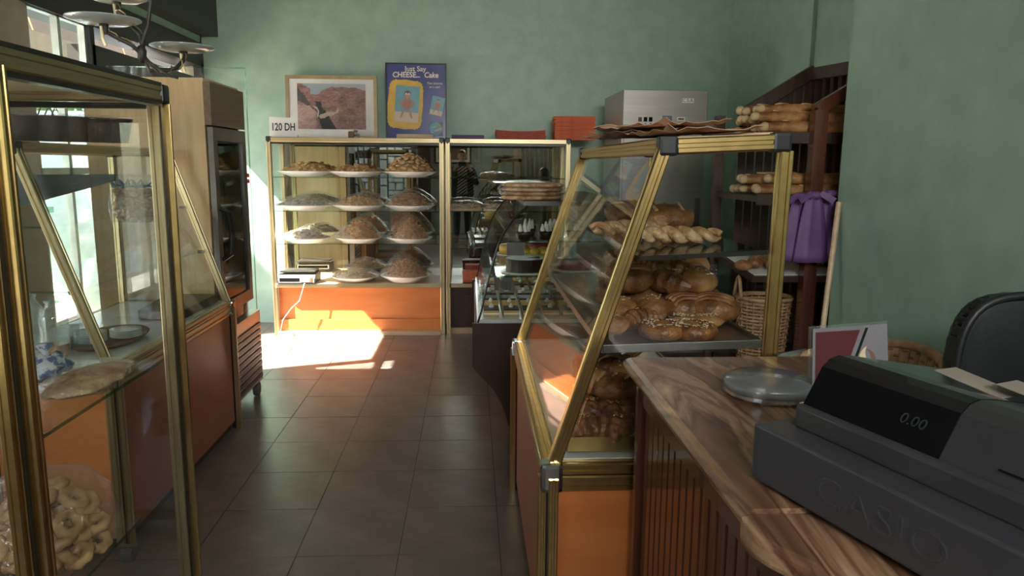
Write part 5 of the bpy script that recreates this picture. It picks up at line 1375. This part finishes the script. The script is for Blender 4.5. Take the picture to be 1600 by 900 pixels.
def crescent_pts(cx, cz, r, th, a0, a1, n=9):
    out = [(cx + r * math.cos(a0 + (a1 - a0) * k / n), cz + r * math.sin(a0 + (a1 - a0) * k / n)) for k in range(n + 1)]
    return out + [(cx + (r - th * math.sin(PI * k / n)) * math.cos(a0 + (a1 - a0) * k / n), cz + (r - th * math.sin(PI * k / n)) * math.sin(a0 + (a1 - a0) * k / n)) for k in range(n - 1, 0, -1)]


for pts, m in ((crescent_pts(.045, .092, .028, .016, 2.0, 4.5), 'seed'), (crescent_pts(.030, .088, .024, .010, -1.4, 1.5), 'kraft_dark'), (crescent_pts(.040, .080, .026, .012, 3.3, 5.6), 'chocolate')):
    MB().slab([tuple(Vector(on(*p)) + Vector((0, -.0014, 0))) for p in pts], .0008).build('pastry_print', m, cs_, world=False)
# round container
rc_ = thing('round_container', 'round clear lidded container with a silver rim on the counter', 'container', (.645, 1.52, CZ + .001))
MB().lathe([(0, 0), (.088, 0), (.094, .006), (.094, .022), (.09, .022), (.088, .008), (0, .006)], 36).build('silver_base', mat('foil', (0.32, 0.32, 0.34), .25, .9, c2=(0.75, 0.75, 0.76), scale=40), rc_, world=False, smooth=False)
MB().lathe([(.0955, .014), (.0965, .03), (.09, .036), (.03, .0365), (0, .0365)], 36).build('lid', 'lid_film', rc_, world=False, smooth=True)
o = MB().box(-.028, .028, -.02, .02, 0, .022).build('small_white_box', 'paper_white', bevel=.002); o.location = (.690, 1.385, CZ + .001); o.rotation_euler = (0, 0, .3)
tag(o, 'small white box between round container and cash register', 'box')
o = MB().slab([(-.035, -.05, 0), (.035, -.05, 0), (.035, .05, .016), (-.035, .05, .016)], .006).build('note_block', 'paper_kraft'); o.location = (1.0, 1.25, CZ + .012); o.rotation_euler = (0.25, 0, -.5)
tag(o, 'beige note block on the counter at the right picture edge', 'paper')

# ------------------------------------------------------------------ chairs
wc = thing('wicker_armchair', 'wicker armchair with a pale metal tube frame behind the counter', 'chair', (1.17, 2.24, 0), -1.1)
A0_, A1_ = -15, 150


def tub(i, n, u, dr=0.0):
    a = math.radians(A0_ + (A1_ - A0_) * i / n); k_ = math.sin(PI * min(1, max(0, i / n)))
    q_ = .19 + .115 * u ** .7 + dr
    return (q_ * math.cos(a), q_ * math.sin(a) * .95, .46 + u * (.36 + .10 * k_))


sh_ = MB(); N, M_ = 30, 10
sh_.add([tub(i, N, j / M_) for i in range(N + 1) for j in range(M_ + 1)], [(i * (M_ + 1) + j, (i + 1) * (M_ + 1) + j, (i + 1) * (M_ + 1) + j + 1, i * (M_ + 1) + j + 1) for i in range(N) for j in range(M_)])
o = sh_.build('woven_back', 'wicker', wc, world=False); o.modifiers.new('thickness', 'SOLIDIFY').thickness = .006
wv = MB()
for j in range(1, 24): wv.tube([tub(i, 60, j / 24, .006 * (1 if (i // 2 + j) % 2 else -1)) for i in range(61)], .0052, 4)
for i in range(0, 61, 3): wv.tube([tub(i, 60, j / 10, -.004) for j in range(11)], .004, 4)
tag(wv.build('weave', 'wicker_dark', wc, world=False), kind='stuff')
MB().tube([tub(i, 30, 1.0) for i in range(31)], .016, 8).build('rim', 'wicker', wc, world=False, smooth=True)
for i_ in (0, 30):
    a_ = Vector(tub(i_, 30, 1.0)); d_ = a_.normalized(); tn = Vector((0, -1, 0))
    MB().tube([a_ + Vector((0, .04, .012)), a_ + tn * .08 + Vector((0, 0, .012)), a_ + tn * .2 + Vector((0, 0, -.015)), a_ + tn * .25 + Vector((0, 0, -.10)), (a_.x, a_.y - .25, .4), (a_.x, a_.y - .24, 0)], .015, 9).build('arm_tube', 'tube_metal', wc, world=False, smooth=True)
for s_ in (-1, 1): MB().tube([(s_ * .17, .20, .80), (s_ * .19, .22, .4), (s_ * .2, .24, 0)], .015, 9).build('leg', 'tube_metal', wc, world=False, smooth=True)
MB().lathe([(0, .43), (.25, .43), (.265, .45), (.25, .47), (0, .475)], 28).build('seat', 'wicker', wc, world=False, smooth=True)
oc = thing('office_chair', 'black high backed office chair at right behind the counter', 'chair', (1.535, 1.68, 0), -.04)
b_ = MB(); W_ = .245
pts = []
for k in range(40):
    a = 2 * PI * k / 40; pts.append((math.copysign(abs(math.cos(a)) ** .5, math.cos(a)) * W_,   .86 + math.copysign(abs(math.sin(a)) ** .5, math.sin(a)) * .31))
b_.prism(pts, .17, .24); b_.build('backrest', 'leather', oc, world=False, bevel=.02, smooth=True)
MB().tube([(x * 1.005, .165, z if True else 0) for x, z in pts], .012, 7, True).build('piping', 'leather', oc, world=False, smooth=True)
MB().box(-.25, .25, -.27, .22, .44, .54).build('seat', 'leather', oc, world=False, bevel=.03)
MB().tube([(0, 0, .10), (0, 0, .45)], .03, 12).build('gas_lift', 'steel_dark', oc, world=False)
for k in range(5):
    a = k * 2 * PI / 5; MB().tube([(0, 0, .11), (.27 * math.cos(a), .27 * math.sin(a), .065)], [.03, .018], 8).build('leg', 'black_plastic', oc, world=False)
    MB().tube([(.27 * math.cos(a) - .02, .27 * math.sin(a), .03), (.27 * math.cos(a) + .02, .27 * math.sin(a), .03)], .03, 10).build('caster', 'black_plastic', oc, world=False)
for s_ in (-1, 1): MB().tube([(s_ * .24, .1, .5), (s_ * .25, .05, .62), (s_ * .25, -.15, .68), (s_ * .24, .12, .7)], .018, 8).build('armrest', 'black_plastic', oc, world=False, smooth=True)
MB().box(-.04, .04, .2, .26, .45, .75).build('back_support', 'black_plastic', oc, world=False)

# ------------------------------------------------------------------ people, seen in the mirrors
def skin(name, vs, es, m, parent, root=0, sub=2):
    me = bpy.data.meshes.new(name); me.from_pydata([v[:3] for v in vs], es, []); me.materials.append(MATS[m])
    o = bpy.data.objects.new(name, me); COL.objects.link(o); o.parent = parent
    sk = o.modifiers.new('skin', 'SKIN'); sk.use_smooth_shade = True
    if not me.skin_vertices: pass
    for i, v in enumerate(vs):
        r = v[3] if len(v) > 3 else .03
        me.skin_vertices[0].data[i].radius = (r, v[4] if len(v) > 4 else r)
        me.skin_vertices[0].data[i].use_root = (i == root)
    ss = o.modifiers.new('smooth', 'SUBSURF'); ss.levels = sub; ss.render_levels = sub
    return o


def chain(vs, es, start, pts):
    p = start
    for q in pts: vs.append(q); es.append((p, len(vs) - 1)); p = len(vs) - 1
    return p


def head(parent, c, face=1, rz=0.0, hair_long=False, scale=1.0):
    """head with brow, nose, mouth, ears and hair; faces +Y before rz"""
    M_ = Matrix.Translation(Vector(c)) @ Matrix.Rotation(rz, 4, 'Z') @ Matrix.Scale(scale, 4)
    h = MB(); v = []; N, K = 22, 16
    for i in range(K + 1):
        th = PI * i / K
        for k in range(N):
            t = 2 * PI * k / N; x, y, z = math.sin(th) * math.cos(t) * .077, math.sin(th) * math.sin(t) * .095, math.cos(th) * .118
            if z < 0: x *= 1 - .35 * (-z / .118) ** 1.5; y = y * (1 - .12 * (-z / .118)) + .008 * (-z / .118)
            if y > .05 and abs(x) < .02 and -.035 < z < .02: y += .018 * (1 - abs(x) / .02) * (1 - (z + .02) / .06)
            if y > .05 and .012 < abs(x) < .05 and .0 < z < .03: y -= .008
            v.append((x, y, z))
    h.add(v, [(i * N + k, i * N + (k + 1) % N, (i + 1) * N + (k + 1) % N, (i + 1) * N + k)[::-1] for i in range(K) for k in range(N)], M_)
    for s in (-1, 1): h.ell((0, 0, 0), .012, .022, .032, 8, 6, 0, 1, 0, M_ @ Matrix.Translation((s * .078, -.005, -.005)))
    hd = h.build('head', 'skin', parent, world=False, smooth=True)
    for s in (-1, 1): MB().ell((0, 0, 0), .013, .008, .008, 8, 6, 0, 1, 0, M_ @ Matrix.Translation((s * .03, .080, .014))).build('eye', 'hair', hd, world=False, smooth=True)
    MB().ell((0, 0, 0), .024, .008, .007, 8, 6, 0, 1, 0, M_ @ Matrix.Translation((0, .082, -.055))).build('mouth', 'brick_red', hd, world=False, smooth=True)
    b_ = MB(); v = []
    for i in range(K + 1):
        th = PI * .66 * i / K
        for k in range(N):
            t = 2 * PI * k / N; q = 1.09 + .03 * noise.noise(Vector((k, i * .7, 1)))
            x, y, z = math.sin(th) * math.cos(t) * .078 * q, math.sin(th) * math.sin(t) * .095 * q, math.cos(th) * .120 * q
            if y > 0 and z < .055: y = min(y, .03) - .03; x *= .98; z = max(z, .02 if y > -.005 else z)
            if hair_long and y < .03 and z < .0: z = z * 2.8
            v.append((x, y - .006, z))
    b_.add(v, [(i * N + k, i * N + (k + 1) % N, (i + 1) * N + (k + 1) % N, (i + 1) * N + k)[::-1] for i in range(K) for k in range(N)], M_)
    o = b_.build('hair', 'hair', parent, world=False, smooth=True); o.modifiers.new('thickness', 'SOLIDIFY').thickness = .008
    return hd


def hand(vs, es, wrist, fwd, side, upv, r=.0085):
    """palm, four curled fingers and a thumb grown from the wrist vertex"""
    w = Vector(vs[wrist][:3]); f_, s_, u_ = Vector(fwd).normalized(), Vector(side).normalized(), Vector(upv).normalized()
    pm = w + f_ * .045; vs.append((*pm, .026, .016)); es.append((wrist, len(vs) - 1)); p = len(vs) - 1
    for k, L in enumerate((.068, .076, .070, .055)):
        o_ = u_ * (.030 - .02 * k)
        chain(vs, es, p, [(*(pm + f_ * .04 + o_), r), (*(pm + f_ * (.04 + L * .5) + o_ + s_ * .012), r * .95), (*(pm + f_ * (.04 + L * .72) + o_ + s_ * .035), r * .85)])
    chain(vs, es, p, [(*(w + f_ * .03 + u_ * -.02 + s_ * .03), r * 1.1), (*(w + f_ * .06 + u_ * -.028 + s_ * .055), r)])


def person(label, loc, rz, top_mat, arms, seated=False, hair_long=False, jacket=None, leg_mat='cloth_black', sleeve=None):
    t = thing('person', label, 'person', loc, rz)
    dz = -.43 if seated else 0.0
    vs = [(0, 0, .98 + dz, .125, .10)]; es = []
    ch_ = chain(vs, es, 0, [(0, -.005, 1.14 + dz, .125, .095), (0, 0, 1.30 + dz, .15, .105), (0, 0, 1.40 + dz, .13, .085)])
    nk = chain(vs, es, ch_, [(0, .0, 1.48 + dz, .055), (0, .015, 1.56 + dz, .05)])
    for s in (-1, 1):
        p = chain(vs, es, ch_, [(s * .17, 0, 1.41 + dz, .062)])
        p = chain(vs, es, p, [(s * a[0], a[1], a[2] + dz, r) for a, r in zip(arms[0 if s < 0 else 1], (.048, .040, .032, .026))])
        w = vs[p][:3]
        if seated: hand(vs, es, p, (0, 1, -.1), (0, 0, -1), (-s, 0, 0))
        else: hand(vs, es, p, (-s * .5, .55, .5), (-s * .6, -.3, .2), (0, -.2, 1))
        if seated: chain(vs, es, 0, [(s * .10, .05, .93 + dz, .085), (s * .12, .42, .93 + dz, .07), (s * .12, .45, .55 + dz + .2, .052), (s * .12, .43, .51 + dz, .042), (s * .12, .52, .475 + dz, .035)])
        else: chain(vs, es, 0, [(s * .10, 0, .90, .09), (s * .105, .01, .52, .062), (s * .11, -.02, .28, .054), (s * .11, -.02, .09, .042), (s * .12, .10, .04, .036)])
    skin('body', vs, es, 'skin', t)
    head(t, (0, .03, 1.64 + dz), hair_long=hair_long)
    # shirt, trousers, jacket as clothing over the body
    sv = [(0, 0, .86 + dz, .17, .13)]; se = []
    c2 = chain(sv, se, 0, [(0, 0, .98 + dz, .165, .13), (0, -.005, 1.14 + dz, .16, .125), (0, 0, 1.30 + dz, .178, .13), (0, 0, 1.42 + dz, .15, .105), (0, .0, 1.50 + dz, .075), (0, .005, 1.53 + dz, .06)])
    skin('shirt', sv, se, top_mat, t)
    jv = [(0, -.02, 1.40 + dz, .12, .085)]; je = []
    if jacket: chain(jv, je, 0, [(0, -.045, 1.28 + dz, .165, .10), (0, -.045, 1.10 + dz, .16, .10), (0, -.04, .90 + dz, .17, .105)])
    for s in (-1, 1):
        A_ = arms[0 if s < 0 else 1]
        lv = [(s * .10, -.015, 1.425 + dz, .075)]; le = []
        chain(lv, le, 0, [(s * .175, -.005, 1.405 + dz, .085), (s * (A_[0][0] * .5 + .17 * .5), A_[0][1] * .5, A_[0][2] * .5 + .70 + dz, .082), (s * A_[0][0], A_[0][1], A_[0][2] + dz, .070), (s * A_[1][0], A_[1][1], A_[1][2] + dz, .062), (s * A_[2][0], A_[2][1], A_[2][2] + dz, .050), (s * (A_[2][0] * .8 + A_[3][0] * .2), A_[2][1] * .8 + A_[3][1] * .2, A_[2][2] * .8 + A_[3][2] * .2 + dz, .046)])
        skin('sleeve', lv, le, jacket or sleeve or top_mat, t)
        if jacket:
            chain(jv, je, 0, [(s * .13, .03, 1.40 + dz, .06), (s * .14, .085, 1.30 + dz, .06), (s * .155, .09, 1.10 + dz, .062), (s * .165, .08, .86 + dz, .062)])
    if jacket: skin('jacket', jv, je, jacket, t)
    tv = [(0, 0, .95 + dz, .145, .115)]; te = []
    for s in (-1, 1):
        if seated: chain(tv, te, 0, [(s * .10, .06, .93 + dz, .10), (s * .12, .42, .93 + dz, .082), (s * .12, .45, .55 + dz + .2, .064), (s * .12, .43, .53 + dz, .056)])
        else: chain(tv, te, 0, [(s * .10, 0, .88, .105), (s * .105, .01, .52, .078), (s * .11, -.015, .12, .062)])
    skin('trousers', tv, te, leg_mat, t)
    if not seated:
        for s in (-1, 1): MB().ell((s * .12, .05, .045), .05, .13, .05, 14, 8, 0, 1, 0, None, .9).build('shoe', 'black_plastic', t, world=False, smooth=True)
    return t


ph_arm = [(.25, -.02, 1.20), (.27, .10, 1.14), (.17, .27, 1.36), (.125, .31, 1.445)]
person('person in an open black jacket and striped top photographing, seen in the mirror', (0.0, -.40, 0), 0, 'stripes', (ph_arm, ph_arm), jacket='cloth_black')
t = thing('mobile_phone', 'dark mobile phone held up sideways by the photographer in the mirror', 'phone', (0, -.014, 1.50))
MB().box(-.078, .078, -.004, .004, -.038, .038).build('phone_body', 'black_plastic', t, world=False, bevel=.003)
sit_arm = [(.24, .02, 1.18), (.25, .14, 1.06), (.20, .28, 1.03), (.18, .32, 1.03)]
st_arm = [(.23, .01, 1.18), (.25, .02, .98), (.24, .08, .86), (.235, .1, .82)]
s2 = person('person with dark hair seated behind the counter in dark clothes, seen in the mirror', (1.42, 1.02, .12), 2.4, 'cloth_black', (sit_arm, sit_arm), seated=True, sleeve='cloth_black', hair_long=True)
stl = MB().box(1.24, 1.6, .84, 1.2, .46, .51); stl.tube([(1.42, 1.02, .02), (1.42, 1.02, .5)], .03, 10); stl.lathe([(0, 0), (.2, 0), (.2, .02), (0, .03)], 20, (1.42, 1.02, 0))
tag(stl.build('stool', 'mahogany'), 'dark stool under the seated person behind the counter', 'stool')
person('person in a black and white striped top standing at the back, seen in the mirror', (1.95, .2, 0), PI / 2 + .4, 'stripes', (st_arm, st_arm), sleeve='stripes')


# lettering becomes real geometry
bpy.context.view_layer.update()
dg = bpy.context.evaluated_depsgraph_get()
for o in [o for o in COL.objects if o.type == 'FONT']:
    me = bpy.data.meshes.new_from_object(o.evaluated_get(dg))
    n = bpy.data.objects.new(o.name, me); COL.objects.link(n); n.parent = o.parent
    n.location = o.location; n.rotation_euler = o.rotation_euler; n.scale = o.scale
    bpy.data.objects.remove(o)
